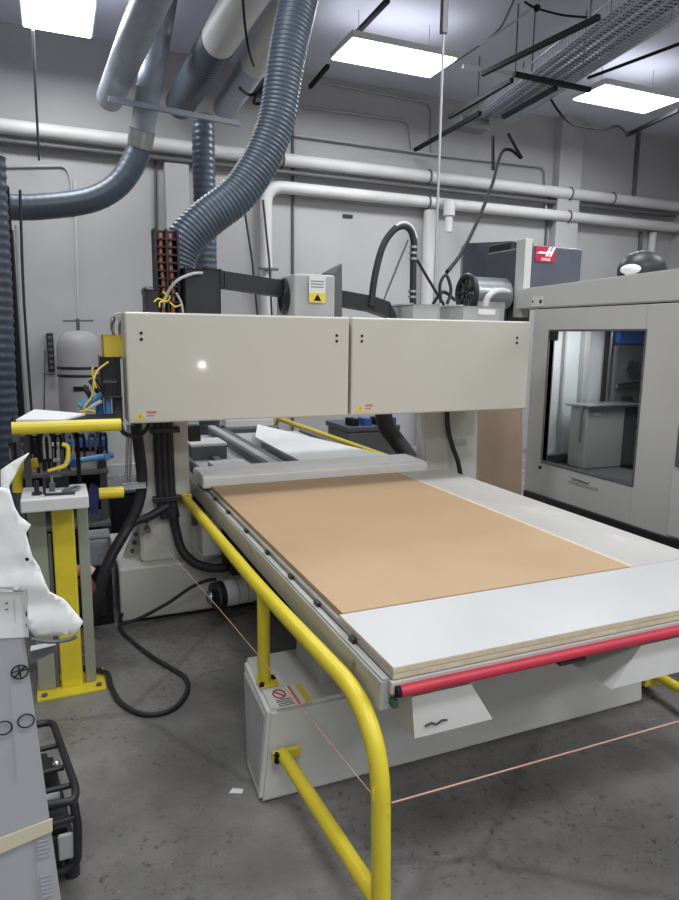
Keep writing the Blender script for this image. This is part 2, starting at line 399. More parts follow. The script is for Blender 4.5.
for i, (xa, xb) in enumerate(((.319, 1.497), (1.513, 2.722))):
    c = MB().box((xa, 3.40, 1.213), (xb, 3.6, 1.755), M['cream'], .010, seg=3).build('gantry_cover', R, 'cream front cover panel with clear bright spark' if i == 0 else 'cream front cover panel next to the milling machine')
    for sx in ((xa + .075, xb - .075) if i == 0 else (xa + .06, xb - .1)):
        for z in (1.655, 1.625):
            MB().cyl((sx, 3.402, z), (sx, 3.396, z), .0075, M['ink'], 12).build('screw', c)
    s = MB()
    sx = xa + .025
    s.box((sx, 3.3985, 1.228), (sx + .115, 3.3995, 1.285), M['cream'], 0)
    s.prism([(sx + .006, 3.398, 1.234), (sx + .054, 3.398, 1.234), (sx + .030, 3.398, 1.276)], (0, -.0008, 0), M['stky'])
    s.prism([(sx + .027, 3.397, 1.242), (sx + .033, 3.397, 1.242), (sx + .031, 3.397, 1.263)], (0, -.0005, 0), M['ink'])
    s.box((sx + .062, 3.3975, 1.262), (sx + .110, 3.398, 1.274), M['orange'], 0)
    s.box((sx + .062, 3.3975, 1.248), (sx + .098, 3.398, 1.253), M['inkg'], 0)
    s.build('warning_sticker', c, 'small sticker with yellow warning triangle')
# vacuum beam across the table
b = MB(); b.box((.735, 3.70, .785), (2.2, 4.0, .855), M['white'], .012); b.box((.74, 3.72, .852), (2.19, 3.99, .86), M['white'], .004)
for x in (.95, 1.45, 1.62): b.box((x, 3.697, .79), (x + .05, 3.70, .80), M['dgrey'], 0)
b.build('cross_board', R, 'pale board across the table under the gantry')
# outfeed behind the gantry
b = MB()
for a, c, m in (((1.24, 4.02, .7615), (1.40, 5.95, .815), 'dgrey'), ((1.24, 4.02, .816), (1.30, 5.95, .845), 'grey'), ((1.0, 4.4, .7615), (1.05, 5.9, .79), 'dgrey'), ((.70, 4.31, .70), (.74, 5.4, .80), 'grey'), ((.78, 4.02, .7615), (.80, 5.4, .84), 'dgrey')):
    MB().box(a, c, M[m], .004).build('outfeed_rail', R)
for (xa, ya, xb, yb, z) in ((.86, 4.72, 1.12, 5.0, .88), (.9, 4.15, 1.14, 4.35, .825)):
    k = MB(); k.box((xa, ya, .7615), (xb, yb, z - .02), M['dgrey'], .005); k.box((xa, ya, z - .02), (xb, yb, z), M['white'], .004); k.build('end_stop', R, 'white topped block')
# drive motor low at the column
b = MB()
b.cyl((.79, 3.5, .225), (1.02, 3.54, .225), .072, M['foam'], 28); b.cyl((.762, 3.495, .225), (.79, 3.5, .225), .078, M['black'], 28)
b.cyl((.748, 3.493, .225), (.762, 3.495, .225), .066, M['alu'], 28); b.cyl((.738, 3.491, .225), (.748, 3.493, .225), .074, M['black'], 28)
for k in range(3): b.cyl((.86 + k * .055, 3.512 + k * .0095, .225), (.866 + k * .055, 3.513 + k * .0095, .225), .074, M['grey'], 28)
b.box((1.0, 3.56, .30), (1.08, 3.66, .459), M['dgrey'], .006)
dm = b.build('drive_motor', R, 'round white motor with black ring')
MB().ball((.722, 3.488, .222), .042, M['steel'], (.6, 1, 1)).build('end_knob', dm, 'shiny metal end knob')
b = MB(); b.box((.72, 3.66, .40), (.829, 3.8, .62), M['white'], .008); b.box((.86, 3.56, .30), (.93, 3.8, .458), M['black'], .005); b.build('motor_bracket', R)
# cable bundle down the column, with clamps
b = MB()
for dx in (-.032, .0, .032):
    b.tube(curve([(.545 + dx, 3.845, 1.22), (.547 + dx, 3.845, .95), (.552 + dx, 3.845, .72), (.57 + dx, 3.842, .60)], 6), .024, M['rubber'], 10)
b.tube(curve([(0.581, 3.840, 0.656), (0.597, 3.820, 0.528), (0.622, 3.780, 0.416), (0.687, 3.740, 0.342), (0.778, 3.700, 0.313), (0.862, 3.660, 0.322)], 8), .026, M['rubber'], 10)
cb = b.build('cable_bundle', R, 'thick black cables down the column')
for z in (1.10, .70): MB().box((.475, 3.81, z), (.635, 3.868, z + .03), M['black'], .004).build('cable_clamp', cb)
b = MB()
b.tube(curve([(0.384, 3.700, 1.173), (0.400, 3.750, 1.023), (0.412, 3.770, 0.849), (0.385, 3.770, 0.708), (0.314, 3.750, 0.577), (0.231, 3.700, 0.458), (0.173, 3.700, 0.322), (0.138, 3.750, 0.164), (0.114, 3.800, 0.047)], 8), .030, M['rubber'], 10)
b.tube(curve([(0.553, 3.840, 0.671), (0.451, 3.800, 0.631), (0.348, 3.760, 0.605), (0.264, 3.700, 0.511), (0.189, 3.660, 0.380), (0.146, 3.660, 0.226), (0.101, 3.700, 0.102)], 8), .024, M['rubber'], 10)
b.tube(curve([(0.290, 3.550, 1.201), (0.308, 3.550, 1.148), (0.371, 3.600, 1.123), (0.429, 3.650, 1.145), (0.458, 3.700, 1.187)], 8), .012, M['rubber'], 8)
b.build('cable_loom', R, 'black cables running to the floor')
b = MB(); b.box((0.303, 3.760, 0.814), (0.427, 3.720, 0.842), M['grey'], .004); b.build('cable_bracket', R)
b = MB()
b.tube([(0.352, 3.800, 1.157), (0.327, 3.800, 0.792)], .008, M['alu'], 8); b.tube([(0.368, 3.800, 1.156), (0.348, 3.800, 0.791)], .006, M['alu'], 8)
b.build('air_pipe', R, 'thin metal pipes beside the column')
b = MB(); b.tube(curve([(2.418, 3.840, 1.184), (2.425, 3.830, 1.049), (2.456, 3.820, 0.932), (2.497, 3.800, 0.816), (2.526, 3.800, 0.702)], 8), .016, M['rubber'], 10); b.build('column_cable', R, 'black cable down the column')
# on top of the gantry: energy chain, blower, cabinet, drum motor
b = MB()
P = [(0.804, 3.850, 1.976), (0.900, 3.850, 1.958), (1.370, 3.850, 1.909), (1.833, 3.850, 1.852), (1.946, 3.850, 1.819), (1.991, 3.850, 1.745)]
b2 = []
for i in range(len(P)): b2.append(Vector(P[i]))
for i in range(len(b2) - 1):
    a = b2[i]; c = b2[i + 1]; h = .047
    b.hull([(a.x, a.y - .05, a.z - h), (a.x, a.y + .05, a.z - h), (a.x, a.y - .05, a.z + h), (a.x, a.y + .05, a.z + h), (c.x + .004, c.y - .05, c.z - h), (c.x + .004, c.y + .05, c.z - h), (c.x + .004, c.y - .05, c.z + h), (c.x + .004, c.y + .05, c.z + h)], M['black'])
b.build('energy_chain', R, 'long black cable chain')
b = MB(); b.box((0.674, 4.000, 1.762), (0.867, 3.750, 2.003), M['black'], .008); b.build('chain_box', R, 'black chain box')
b = MB()
xa, ya, za = (0.536, 3.850, 1.825); xb, yb, zb = (0.656, 3.850, 2.214)
for x in (xa, (xa + xb) / 2, xb): b.box((x - .007, 3.83, 1.75), (x + .007, 3.90, zb), M['black'], .003)
for k in range(9): b.box((xa, 3.84, 1.82 + k * .042), (xb, 3.90, 1.832 + k * .042), M['black'], .003)
b.box((xa - .01, 3.90, 1.75), (xb + .01, 3.92, zb), M['black'], .002)
ch = b.build('cable_ladder', R, 'upright black cable ladder')
for k in range(2):
    x = xa + (xb - xa) * (.3 + .42 * k)
    MB().tube(curve([(x, 3.87, 1.76), (x + .006, 3.865, 1.9), (x - .006, 3.868, 2.05), (x, 3.87, zb - .02)], 5), .012, M['orange'], 8).build('cable', ch, 'orange cable')
b = MB()
xq = (1.253, 3.620, 1.750)[0]; b.box((xq, 3.62, 1.74), ((1.502, 3.620, 1.755)[0], 3.95, (1.347, 3.620, 1.994)[2]), M['grey'], .012)
bl = b.build('blower_box', R, 'grey metal box with yellow sticker')
b = MB(); b.hull([(1.504, 3.640, 1.755), (1.555, 3.640, 1.756), (1.501, 3.640, 2.003), (1.550, 3.640, 2.061), (1.624, 3.930, 1.764), (1.672, 3.930, 1.765), (1.554, 3.980, 2.032), (1.688, 3.980, 2.105)], M['dgrey'], .003); b.build('lid', bl, 'dark tilted lid')
b = MB()
xa, ya, za = (1.229, 3.620, 1.749)
for r in (.10, .08, .06, .04, .02):
    b.tube([(xq - .006, 3.785 + r * math.cos(a * PI / 10), 1.875 + r * math.sin(a * PI / 10)) for a in range(20)], .005, M['black'], 6, closed=True)
b.build('fan_guard', bl, 'round black fan guard')
p = Vector((1.338, 3.612, 1.982)); q = Vector((1.436, 3.612, 1.837))
s = MB(); s.box((p.x, 3.606, q.z), (q.x, 3.611, p.z), M['sticker'], .001)
s.box((p.x, 3.604, q.z), (q.x, 3.606, q.z + .055), M['stky'], .001)
s.prism([(p.x + .025, 3.6035, q.z + .01), (q.x - .025, 3.6035, q.z + .01), ((p.x + q.x) / 2, 3.6035, q.z + .048)], (0, -.0006, 0), M['ink'])
for k in range(3): s.box((p.x + .01, 3.605, p.z - .03 - k * .016), (q.x - .01, 3.606, p.z - .024 - k * .016), M['inkg'], 0)
s.build('sticker', bl, 'white and yellow warning sticker')
MB().box((2.043, 3.950, 1.728), (2.229, 3.680, 1.851), M['grey'], .008).build('top_cabinet', R, 'flat grey cabinet on the gantry')
tb = MB().box((2.406, 3.950, 1.735), (2.689, 3.680, 1.852), M['grey'], .008).build('top_cabinet', R, 'flat grey cabinet on the gantry')
p = Vector((2.519, 3.679, 1.835)); q = Vector((2.652, 3.679, 1.800)); MB().box((p.x, 3.675, q.z), (q.x, 3.68, p.z), M['sticker'], .001).build('name_plate', tb, 'small white plate')
c = Vector((2.717, 4.100, 1.964)); e = Vector((3.016, 4.100, 1.975))
b = MB(); b.cyl((c.x, 4.1, c.z), (e.x, 4.1, c.z), .115, M['alu'], 32); b.cyl((e.x - .06, 4.1, c.z - .02), (e.x + .03, 4.1, c.z - .02), .08, M['alu'], 24)
b.box((c.x + .02, 4.0, 1.72), (e.x - .05, 4.2, c.z - .06), M['grey'], .005)
sm = b.build('spindle_motor', R, 'silver drum motor')
b = MB(); x = c.x - .01
b.tube([(x, 4.1 + .118 * math.cos(a * PI / 14), c.z + .118 * math.sin(a * PI / 14)) for a in range(28)], .02, M['black'], 8, closed=True)
for a in range(7): b.tube([(x - .005, 4.1 + .02 * math.cos(a * .9), c.z + .02 * math.sin(a * .9)), (x - .005, 4.1 + .11 * math.cos(a * .9), c.z + .11 * math.sin(a * .9))], .010, M['black'], 6)
b.build('fan_guard', sm, 'black ring guard with spokes')
b = MB(); b.tube(curve([(2.722, 3.900, 1.787), (2.733, 3.900, 1.894), (2.770, 3.900, 1.949), (2.871, 3.950, 1.975), (2.985, 4.000, 1.975)], 6), .022, M['pvc'], 10); b.build('white_elbow', R, 'white bent tube')
b = MB()
b.tube(curve([(1.816, 3.800, 1.838), (1.840, 3.800, 2.025), (1.890, 3.800, 2.200), (1.963, 3.800, 2.299), (2.031, 3.800, 2.327), (2.081, 3.800, 2.301), (2.105, 3.800, 2.231), (2.104, 3.800, 2.152), (2.107, 3.800, 1.976), (2.112, 3.800, 1.834)], 8), .021, M['rubber'], 12)
ah = b.build('arched_hose', R, 'black arched hose')
b = MB(); b.tube(curve([(1.971, 3.790, 2.322), (2.025, 3.790, 2.346), (2.082, 3.790, 2.324), (2.116, 3.790, 2.260)], 6), .009, M['paper'], 8); b.build('white_sleeve', ah)
for y in (246, 252, 258, 292, 298):
    c = Vector((2.103, 3.800, 2.189)); z = c.z - (y - 250) * .00585
    MB().cyl((c.x, 3.8, z), (c.x, 3.8, z - .014), .026, M['alu'], 14).build('hose_clamp', ah, 'silver hose clamp')
b = MB()
b.tube(curve([(2.089, 3.850, 2.254), (2.029, 3.900, 2.060), (1.967, 3.950, 1.854)], 6), .007, M['steel'], 6); b.tube(curve([(2.150, 3.850, 2.148), (2.288, 3.900, 2.008), (2.401, 3.900, 1.865)], 6), .010, M['rubber'], 6)
b.tube(curve([(2.347, 3.850, 1.874), (2.334, 3.850, 1.988), (2.377, 3.850, 2.053), (2.419, 3.850, 1.959), (2.393, 3.850, 1.869)], 6), .011, M['rubber'], 8)
b.tube(curve([(2.304, 3.880, 1.867), (2.377, 3.880, 1.947), (2.472, 3.880, 1.898)], 6), .012, M['rubber'], 8)
b.build('top_cables', R, 'thin dark cables above the cover')
b = MB()
b.tube(curve([(0.546, 3.700, 1.798), (0.571, 3.680, 1.871), (0.621, 3.660, 1.933), (0.703, 3.700, 1.971), (0.767, 3.750, 1.983)], 6), .008, M['grey'], 8)
b.tube(curve([(0.609, 3.660, 1.866), (0.634, 3.660, 1.820), (0.643, 3.660, 1.763)], 5), .006, M['grey'], 8)
b.build('grey_cables', R, 'thin grey cables')
b = MB()
for k in range(5):
    a = (.2, 1.1, 2.6, 3.4, 5.4)[k]; c = Vector((0.551, 3.660, 1.818)) + Vector((.012 * (k - 2), 0, .006 * (k % 2))); b.tube(curve([c, c + Vector((.04 * math.cos(a), -.01, .03 * math.sin(a))), c + Vector((.06 * math.cos(a + .5), -.02, .045 * math.sin(a + .6)))], 4), .004, M['stky'], 6)
b.build('cable_tie', R, 'yellow cable ties')
b = MB(); b.box((0.454, 3.800, 1.762), (0.527, 3.660, 1.878), M['black'], .01); b.ball((0.471, 3.700, 1.868), .035, M['dgrey']); b.build('valve_block', R, 'black valve block')

# ------------------------------------------------------------------ boards on the table
b = MB(); b.box((.772, 1.437, .762), (2.335, 3.70, .779), M['boardg'], .002)
b.box((.772, 1.4362, .764), (2.335, 1.437, .777), M['mdfedge'], 0)
tag(b.build('backing_board'), 'lower grey backing board covering the router table, its pale edge over the red bar', 'board')
b = MB(); b.box((.772, 1.437, .7795), (2.335, 1.80, .798), M['board'], .002); b.box((.772, 1.4362, .781), (2.335, 1.437, .7965), M['mdfedge'], 0)
b.box((.7713, 1.437, .781), (.772, 1.80, .7965), M['mdfedge'], 0)
tag(b.build('white_board'), 'white coated board lying across the near end of the table beside the tan sheet', 'board')
b = MB(); b.box((.783, 1.803, .7795), (1.975, 3.694, .8005), M['mdf'], .0015)
tag(b.build('fibreboard_sheet'), 'large tan fibreboard sheet lying flat on the router table', 'board')
b = MB(); b.box((2.0, 1.803, .7795), (2.335, 3.698, .798), M['boardg'], .002); b.box((1.978, 1.803, .7795), (1.998, 3.698, .799), M['mdfedge'], .001)
tag(b.build('side_board'), 'narrow grey-white board along the table edge facing the milling machine', 'board')
b = MB(); b.prism([(1.67, 5.84, .842), (1.44, 5.1, .842), (1.43, 4.02, .842), (2.06, 4.02, .842)], (0, 0, .012), M['foam'])
tag(b.build('white_sheet'), 'white sheet lying on the outfeed rails behind the gantry', 'sheet')
b = MB(); b.box((2.09, 4.06, .70), (2.15, 5.9, .78), M['dgrey'], .004); b.build('outfeed_rail', R)
b = MB(); b.box((1.5, 4.06, .7615), (1.62, 5.0, .841), M['white'], .004); b.build('outfeed_rail', R)

# ------------------------------------------------------------------ yellow guard rails
def post_flange(b, c, n): pass
G = thing('guard_rail', (.69, 2.1, 0), 'yellow tubular guard rail bent down at the front, bolted to the router foot', 'guard rail', 'yellow guard rails')
MB().tube(bend([(.665, 3.86, .70), (.675, 2.3, .70), (.712, 1.385, .70), (.718, 1.36, .0)], .24, 12), .026, M['yellow'], 20).build('top_tube', G)
b = MB().tube([(.675, 2.30, .338), (.675, 2.30, .69)], .024, M['yellow'], 18); b.box((.648, 2.25, .337), (.72, 2.34, .343), M['yellow'], .002)
po = b.build('post', G)
for x, y in ((.655, 2.262), (.713, 2.30)): MB().cyl((x, y, .34), (x, y, .355), .010, M['ink'], 8).build('bolt', po, 'black bolt')
b = MB().tube([(.672, 2.066, .18), (.71, 1.375, .178)], .024, M['yellow'], 18); b.box((.632, 2.050, .165), (.735, 2.0685, .20), M['yellow'], .003)
lt = b.build('lower_tube', G)
for z in (.172, .193): MB().cyl((.645, 2.052, z), (.645, 2.040, z), .010, M['ink'], 8).build('bolt', lt, 'black bolt')
MB().box((.642, 3.84, .67), (.70, 3.868, .73), M['yellow'], .004).build('wall_plate', G)
MB().tube([(.70 + .012 * math.cos(a * PI / 6), 1.372 + .0, .495 + .03 * math.sin(a * PI / 6)) for a in range(12)], .004, M['yellow'], 6, closed=True).build('rope_eye', G)
G2 = thing('guard_rail', (2.42, 2.1, 0), 'yellow guard rail end at the far corner of the router foot, by the milling machine', 'guard rail', 'yellow guard rails')
MB().tube(bend([(2.45, 2.3, .70), (2.43, 1.45, .70), (2.44, 1.365, .0)], .17, 10), .026, M['yellow'], 18).build('top_tube', G2)
MB().tube([(2.45, 2.30, .335), (2.45, 2.30, .69)], .024, M['yellow'], 16).build('post', G2)
b = MB().tube([(2.52, 2.11, .10), (2.46, 1.40, .14)], .024, M['yellow'], 16); b.box((2.46, 2.095, .05), (2.57, 2.115, .13), M['yellow'], .003); b.build('lower_tube', G2)
G3 = thing('guard_rail', (2.34, 5.6, 0), 'long yellow guard rail behind the gantry beside the white sheet', 'guard rail', 'yellow guard rails')
MB().tube(bend([(2.36, 4.52, .72), (2.31, 7.3, .72), (2.31, 7.35, .05)], .15, 8), .026, M['yellow'], 14).build('top_tube', G3)
MB().tube([(2.345, 5.3, .0), (2.345, 5.3, .71)], .024, M['yellow'], 12).build('post', G3)
b = MB(); b.tube([(2.315, 7.1, .25), (2.35, 5.3, .25)], .02, M['yellow'], 10); b.build('lower_tube', G3)

b = MB(); b.tube(curve([(.44, 3.845, .545), (.58, 2.6, .52), (.688, 1.385, .495)], 6), .0017, M['rope'], 6); b.tube([(.72, 1.330, .495), (2.44, 1.330, .485)], .0026, M['rope'], 6)
tag(b.build('safety_rope'), 'thin orange safety rope strung around the yellow guard rail', 'rope')
b = MB(); b.cyl((.44, 3.868, .545), (.44, 3.80, .545), .016, M['dgrey'], 12); b.cyl((.44, 3.86, .58), (.425, 3.82, .60), .010, M['dgrey'], 8); b.build('rope_anchor', R, 'grey rope anchor')

# ------------------------------------------------------------------ yellow fence post with tool stand at the left
F = thing('fence_post', (-.01, 3.09, 0), 'yellow square post on a bolted yellow base plate', 'post')
MB().box((-.052, 3.155, .012), (.042, 3.225, .905), M['yellow'], .008).build('post', F)
bp = MB().box((-.158, 3.085, 0), (.140, 3.30, .014), M['yellow'], .003).build('base_plate', F)
for x, y in ((-.125, 3.11), (.110, 3.12), (-.125, 3.27), (.119, 3.28)): MB().cyl((x, y, .013), (x, y, .024), .013, M['dgrey'], 8).build('bolt', bp, 'dark bolt')
T = thing('tool_stand', (-.02, 3.2, 0), 'small stand with white top and olive grey legs behind the yellow post', 'stand')
MB().box((-.163, 2.97, .912), (.102, 3.225, .968), M['white'], .006).build('top', T)
MB().box((-.15, 3.165, .0145), (-.075, 3.215, .912), M['olive'], .005).build('leg', T)
MB().box((.055, 3.165, .0145), (.102, 3.215, .912), M['olive'], .005).build('leg', T)
MB().box((-.0745, 3.17, .0145), (-.058, 3.21, .75), M['dgrey'], .003).build('brace', T)
# tools on the stand
TZ = .9685
for k, (x, y, kind) in enumerate(((-.10, 3.06, 0), (-.02, 3.02, 1), (.04, 3.07, 2), (-.04, 3.10, 3))):
    if kind == 0:
        b = MB(); b.cyl((x, y, TZ), (x, y, TZ + .01), .022, M['black'], 14); b.cyl((x, y, TZ + .01), (x, y, TZ + .06), .010, M['black'], 10); nm, lb, ct = 'air_coupling', 'small upright black fitting at the corner of the white stand top', 'fitting'
    elif kind == 1:
        b = MB(); b.tube([(x - .05, y, TZ + .007), (x - .05, y, TZ + .08), (x - .03, y, TZ + .08)], .006, M['black'], 8); b.tube([(x - .05, y, TZ + .007), (x + .07, y - .01, TZ + .007)], .006, M['black'], 8); nm, lb, ct = 'hex_key', 'black bent hex key standing on the white stand top', 'tool'
    elif kind == 2:
        b = MB(); b.tube(curve([(x - .04, y, TZ + .006), (x, y - .02, TZ + .007), (x + .03, y + .01, TZ + .015), (x + .01, y + .04, TZ + .01), (x - .03, y + .03, TZ + .006)], 5), .006, M['dgrey'], 8); nm, lb, ct = 'wire_coil', 'loop of dark wire lying on the white stand top', 'wire'
    else:
        b = MB(); b.box((x - .012, y - .01, TZ), (x + .012, y + .01, TZ + .04), M['dgrey'], .003); b.cyl((x, y, TZ + .04), (x, y, TZ + .065), .006, M['steel'], 8); nm, lb, ct = 'collet_nut', 'small grey collet in the middle of the white stand top', 'tool'
    tag(b.build(nm), lb, ct)
# upper fence rail, with a shelf and papers
F2 = thing('fence_rail', (.03, 3.4, 0), 'upper yellow fence rail running level to the gantry', 'fence rail')
MB().tube([(-.185, 3.16, 1.243), (.262, 3.16, 1.243)], .028, M['yellow'], 16).build('top_tube', F2)
MB().tube([(.16, 3.3, .897), (.272, 3.3, .897)], .028, M['yellow'], 16).build('lower_tube', F2)
MB().tube(bend([(-.195, 3.46, .90), (-.195, 3.46, 1.015), (-.10, 3.47, 1.035)], .05, 5), .024, M['yellow'], 14).build('elbow_tube', F2)
MB().box((-.19, 3.19, 1.235), (.262, 3.45, 1.262), M['ink'], .004).build('shelf_board', F2, 'black shelf board')
MB().box((-.16, 3.425, 0), (-.13, 3.445, 1.235), M['dgrey'], .004).build('post', F2)
MB().box((.07, 3.425, .0), (.09, 3.445, 1.235), M['ink'], .004).build('post', F2)
b = MB(); b.hull([(-.17, 3.22, 1.263), (.02, 3.2, 1.263), (.12, 3.40, 1.263), (-.14, 3.44, 1.263), (-.17, 3.22, 1.275), (.02, 3.2, 1.27), (.12, 3.40, 1.272), (-.10, 3.44, 1.295)], M['paper'])
tag(b.build('paper_stack'), 'white papers lying on the black shelf above the yellow rail', 'paper')

# ------------------------------------------------------------------ controls at the gantry end
b = MB(); b.box((0.231, 3.750, 1.529), (0.318, 3.600, 1.644), M['stky'], .006); yb = b.build('junction_box', R, 'yellow junction box')
b = MB(); b.box((0.212, 3.750, 1.329), (0.307, 3.580, 1.534), M['black'], .006); b.box((0.219, 3.580, 1.404), (0.286, 3.570, 1.419), M['dgrey'], .002); b.build('solenoid_box', R, 'black solenoid box')
b = MB()
for k, px in enumerate((112, 115, 119, 122)):
    p = {112: (0.282, 3.650, 1.729), 115: (0.296, 3.650, 1.734), 119: (0.316, 3.650, 1.740), 122: (0.331, 3.650, 1.735)}[px]; q = {112: (0.268, 3.650, 1.633), 115: (0.287, 3.650, 1.634), 119: (0.310, 3.650, 1.593), 122: (0.326, 3.650, 1.619)}[px]
    b.tube(curve([q, (Vector(p) + Vector(q)) / 2 + Vector((.012 * (-1) ** k, 0, 0)), p], 5), .008, M['dgrey' if k % 2 else 'grey'], 6)
b.tube(curve([(0.271, 3.660, 1.694), (0.288, 3.660, 1.740), (0.327, 3.660, 1.756)], 5), .006, M['grey'], 6)
b.build('control_cables', R, 'grey cables at the gantry end')
b = MB()
b.box((0.185, 3.720, 1.211), (0.219, 3.620, 1.335), M['blue'], .006); b.box((0.228, 3.700, 1.211), (0.257, 3.620, 1.323), M['lblue'], .006)
b.box((0.271, 3.750, 1.193), (0.315, 3.660, 1.318), M['dgrey'], .004)
b.tube(curve([(0.104, 3.550, 1.288), (0.153, 3.560, 1.321), (0.202, 3.580, 1.349)], 5), .022, M['lblue'], 10)
b.tube(curve([(0.121, 3.550, 1.268), (0.165, 3.560, 1.296), (0.205, 3.580, 1.313)], 5), .012, M['sticker'], 8)
b.build('air_manifold', R, 'blue air manifold with tubes')
for k, p in enumerate(((0.122, 3.520, 1.395), (0.156, 3.520, 1.424), (0.184, 3.520, 1.433))):
    MB().tube(curve([p, Vector(p) + Vector((.02, 0, -.03)), Vector(p) + Vector((.035, .01, -.06))], 4), .013, M['black'], 8).build('air_fitting', R, 'black air fitting')
b = MB()
b.tube(curve([(0.127, 3.500, 1.233), (0.120, 3.500, 1.288), (0.160, 3.500, 1.346), (0.173, 3.500, 1.425), (0.195, 3.520, 1.472), (0.246, 3.550, 1.510)], 6), .005, M['stky'], 8)
b.tube(curve([(0.176, 3.500, 1.493), (0.166, 3.500, 1.464), (0.181, 3.500, 1.385)], 5), .005, M['stky'], 8)
b.tube(curve([(0.101, 3.500, 1.269), (0.138, 3.500, 1.278), (0.170, 3.500, 1.267)], 5), .005, M['stky'], 8)
b.build('air_tubes', R, 'thin yellow air tubes')

# ------------------------------------------------------------------ enclosed milling machine on the far side
K = thing('milling_machine', (3.9, 2.9, 0), 'large grey enclosed milling machine with a side window behind the router table', 'machine')
XF = 3.0; wy0, wy1, wz0, wz1 = 2.775, 3.55, .835, 1.70
b = MB()
b.box((XF, 1.3, .60), (XF + .04, wy0, 1.845), M['mill'], .004); b.box((XF, wy1, .60), (XF + .04, 3.72, 1.845), M['mill'], .004)
b.box((XF, wy0, .60), (XF + .04, wy1, wz0), M['mill'], 0); b.box((XF, wy0, wz1), (XF + .04, wy1, 1.845), M['mill'], 0)
b.box((XF + .04, 3.68, .60), (5.2, 3.72, 1.845), M['mill'], .004); b.box((XF + .04, 1.3, .6), (5.2, 1.34, 1.845), M['mill'], .004); b.box((5.16, 1.34, .6), (5.2, 3.68, 1.845), M['mill'], .004)
sh = b.build('enclosure', K)
b = MB(); b.hull([(XF, 1.3, 1.852), (XF, 3.93, 1.852), (5.2, 1.3, 1.852), (5.2, 3.93, 1.852), (XF, 1.3, 2.05), (XF, 3.93, 1.99), (5.2, 1.3, 2.05), (5.2, 3.93, 1.99)], M['mill'], .008)
b.build('top_cover', K)
b = MB(); b.box((XF + .012, 1.32, 1.80), (5.1, 3.70, 1.856), M['ink'], 0); b.build('seam_gasket', K, 'dark seam under the top cover')
b = MB(); b.box((XF + .025, 1.32, .0), (5.15, 3.70, .605), M['ink'], .006); b.box((XF - .02, 1.32, .50), (XF + .025, 3.70, .605), M['black'], .004); b.build('plinth', K, 'black plinth')
# window with chamber
b = MB()
for (a, c) in (((wy0 - .012, wz0 - .012), (wy1 + .012, wz0)), ((wy0 - .012, wz1), (wy1 + .012, wz1 + .012)), ((wy0 - .012, wz0), (wy0, wz1)), ((wy1, wz0), (wy1 + .012, wz1))):
    b.box((XF - .004, a[0], a[1]), (XF + .045, c[0], c[1]), M['dgrey'], .002)
wf = b.build('window_frame', K, 'dark window frame')
MB().add([(XF + .02, wy0, wz0), (XF + .02, wy1, wz0), (XF + .02, wy1, wz1), (XF + .02, wy0, wz1)], [(3, 2, 1, 0)], M['clear']).build('window_pane', wf, 'clear window pane')
b = MB(); b.box((XF + .0, wy1 - .07, wz1 - .06), (XF + .012, wy1, wz1), M['black'], .003); b.build('corner_latch', wf, 'black corner piece')
b = MB()
b.box((XF + .045, 2.0, .72), (5.1, 3.675, .74), M['dgrey'], 0); b.box((5.08, 2.0, .74), (5.1, 3.675, 1.84), M['chamber'], 0); b.box((XF + .045, 3.65, .74), (5.1, 3.675, 1.84), M['chamber'], 0)
b.box((XF + .045, 1.98, .74), (5.1, 2.0, 1.84), M['dgrey'], 0)
b.box((XF + .35, 3.60, .74), (XF + .40, 3.65, 1.84), M['grey'], .004); b.box((3.95, 3.55, .74), (4.0, 3.65, 1.84), M['dgrey'], .004)
b.box((XF + .06, 2.2, .78), (XF + .5, 3.58, .80), M['dgrey'], .004)
b.build('chamber', K, 'grey metal chamber seen through the window')
b = MB()
p = Vector((3.190, 3.380, 1.208)); q = Vector((3.515, 3.380, 0.757)); r = Vector((3.540, 3.300, 1.232))
b.box((p.x, 3.36, .80), (q.x, 3.52, p.z), M['mill'], .008); b.box((q.x, 3.37, .80), (r.x + .1, 3.52, p.z), M['dgrey'], .006)
b.box((p.x - .015, 3.33, p.z), (r.x + .12, 3.56, p.z + .018), M['alu'], .004); b.tube([(p.x - .02, 3.40, .98), (p.x - .02, 3.40, p.z + .01)], .010, M['alu'], 8)
b.box((p.x + .05, 3.354, p.z - .05), (p.x + .11, 3.36, p.z - .03), M['sticker'], .001)
b.build('chuck_guard', K, 'pale box inside the window')
b = MB(); p = Vector((3.544, 3.600, 1.703)); b.cyl((p.x, 3.60, .80), (p.x, 3.60, 1.80), .016, M['ink'], 10); b.cyl((p.x + .05, 3.61, .80), (p.x + .05, 3.61, 1.80), .014, M['steel'], 10)
q = Vector((4.052, 3.560, 1.207)); b.box((p.x + .07, 3.585, 1.0), (q.x + .3, 3.64, 1.62), M['dgrey'], .02); b.box((p.x + .08, 3.58, 1.62), (q.x + .3, 3.64, 1.78), M['blue'], .02)
b.cyl((p.x + .22, 3.56, 1.45), (p.x + .22, 3.585, 1.45), .06, M['steel'], 18); b.cyl((p.x + .2, 3.55, 1.22), (p.x + .2, 3.585, 1.22), .04, M['ink'], 18); b.tube([(p.x + .08, 3.56, 1.33), (p.x + .4, 3.56, 1.36)], .015, M['steel'], 8)
b.build('turret', K, 'dark machinery inside the window')
b = MB(); p = Vector((3.203, 3.630, 1.692)); b.box((p.x - .008, 3.62, .8), (p.x + .008, 3.65, 1.80), M['grey'], .003); b.box((XF + .05, 3.60, .80), (3.7, 3.65, .86), M['dgrey'], .004); b.box((XF + .05, 3.58, .86), (3.5, 3.65, .875), M['alu'], .003)
b.build('way_cover', K, 'panel seam inside the window')
q = area(3.22, 3.2, 1.785, 7, .25, .6)  # added unseen lamp, brightens the chamber behind the window
q.data.name = q.name = 'chamber_fill'
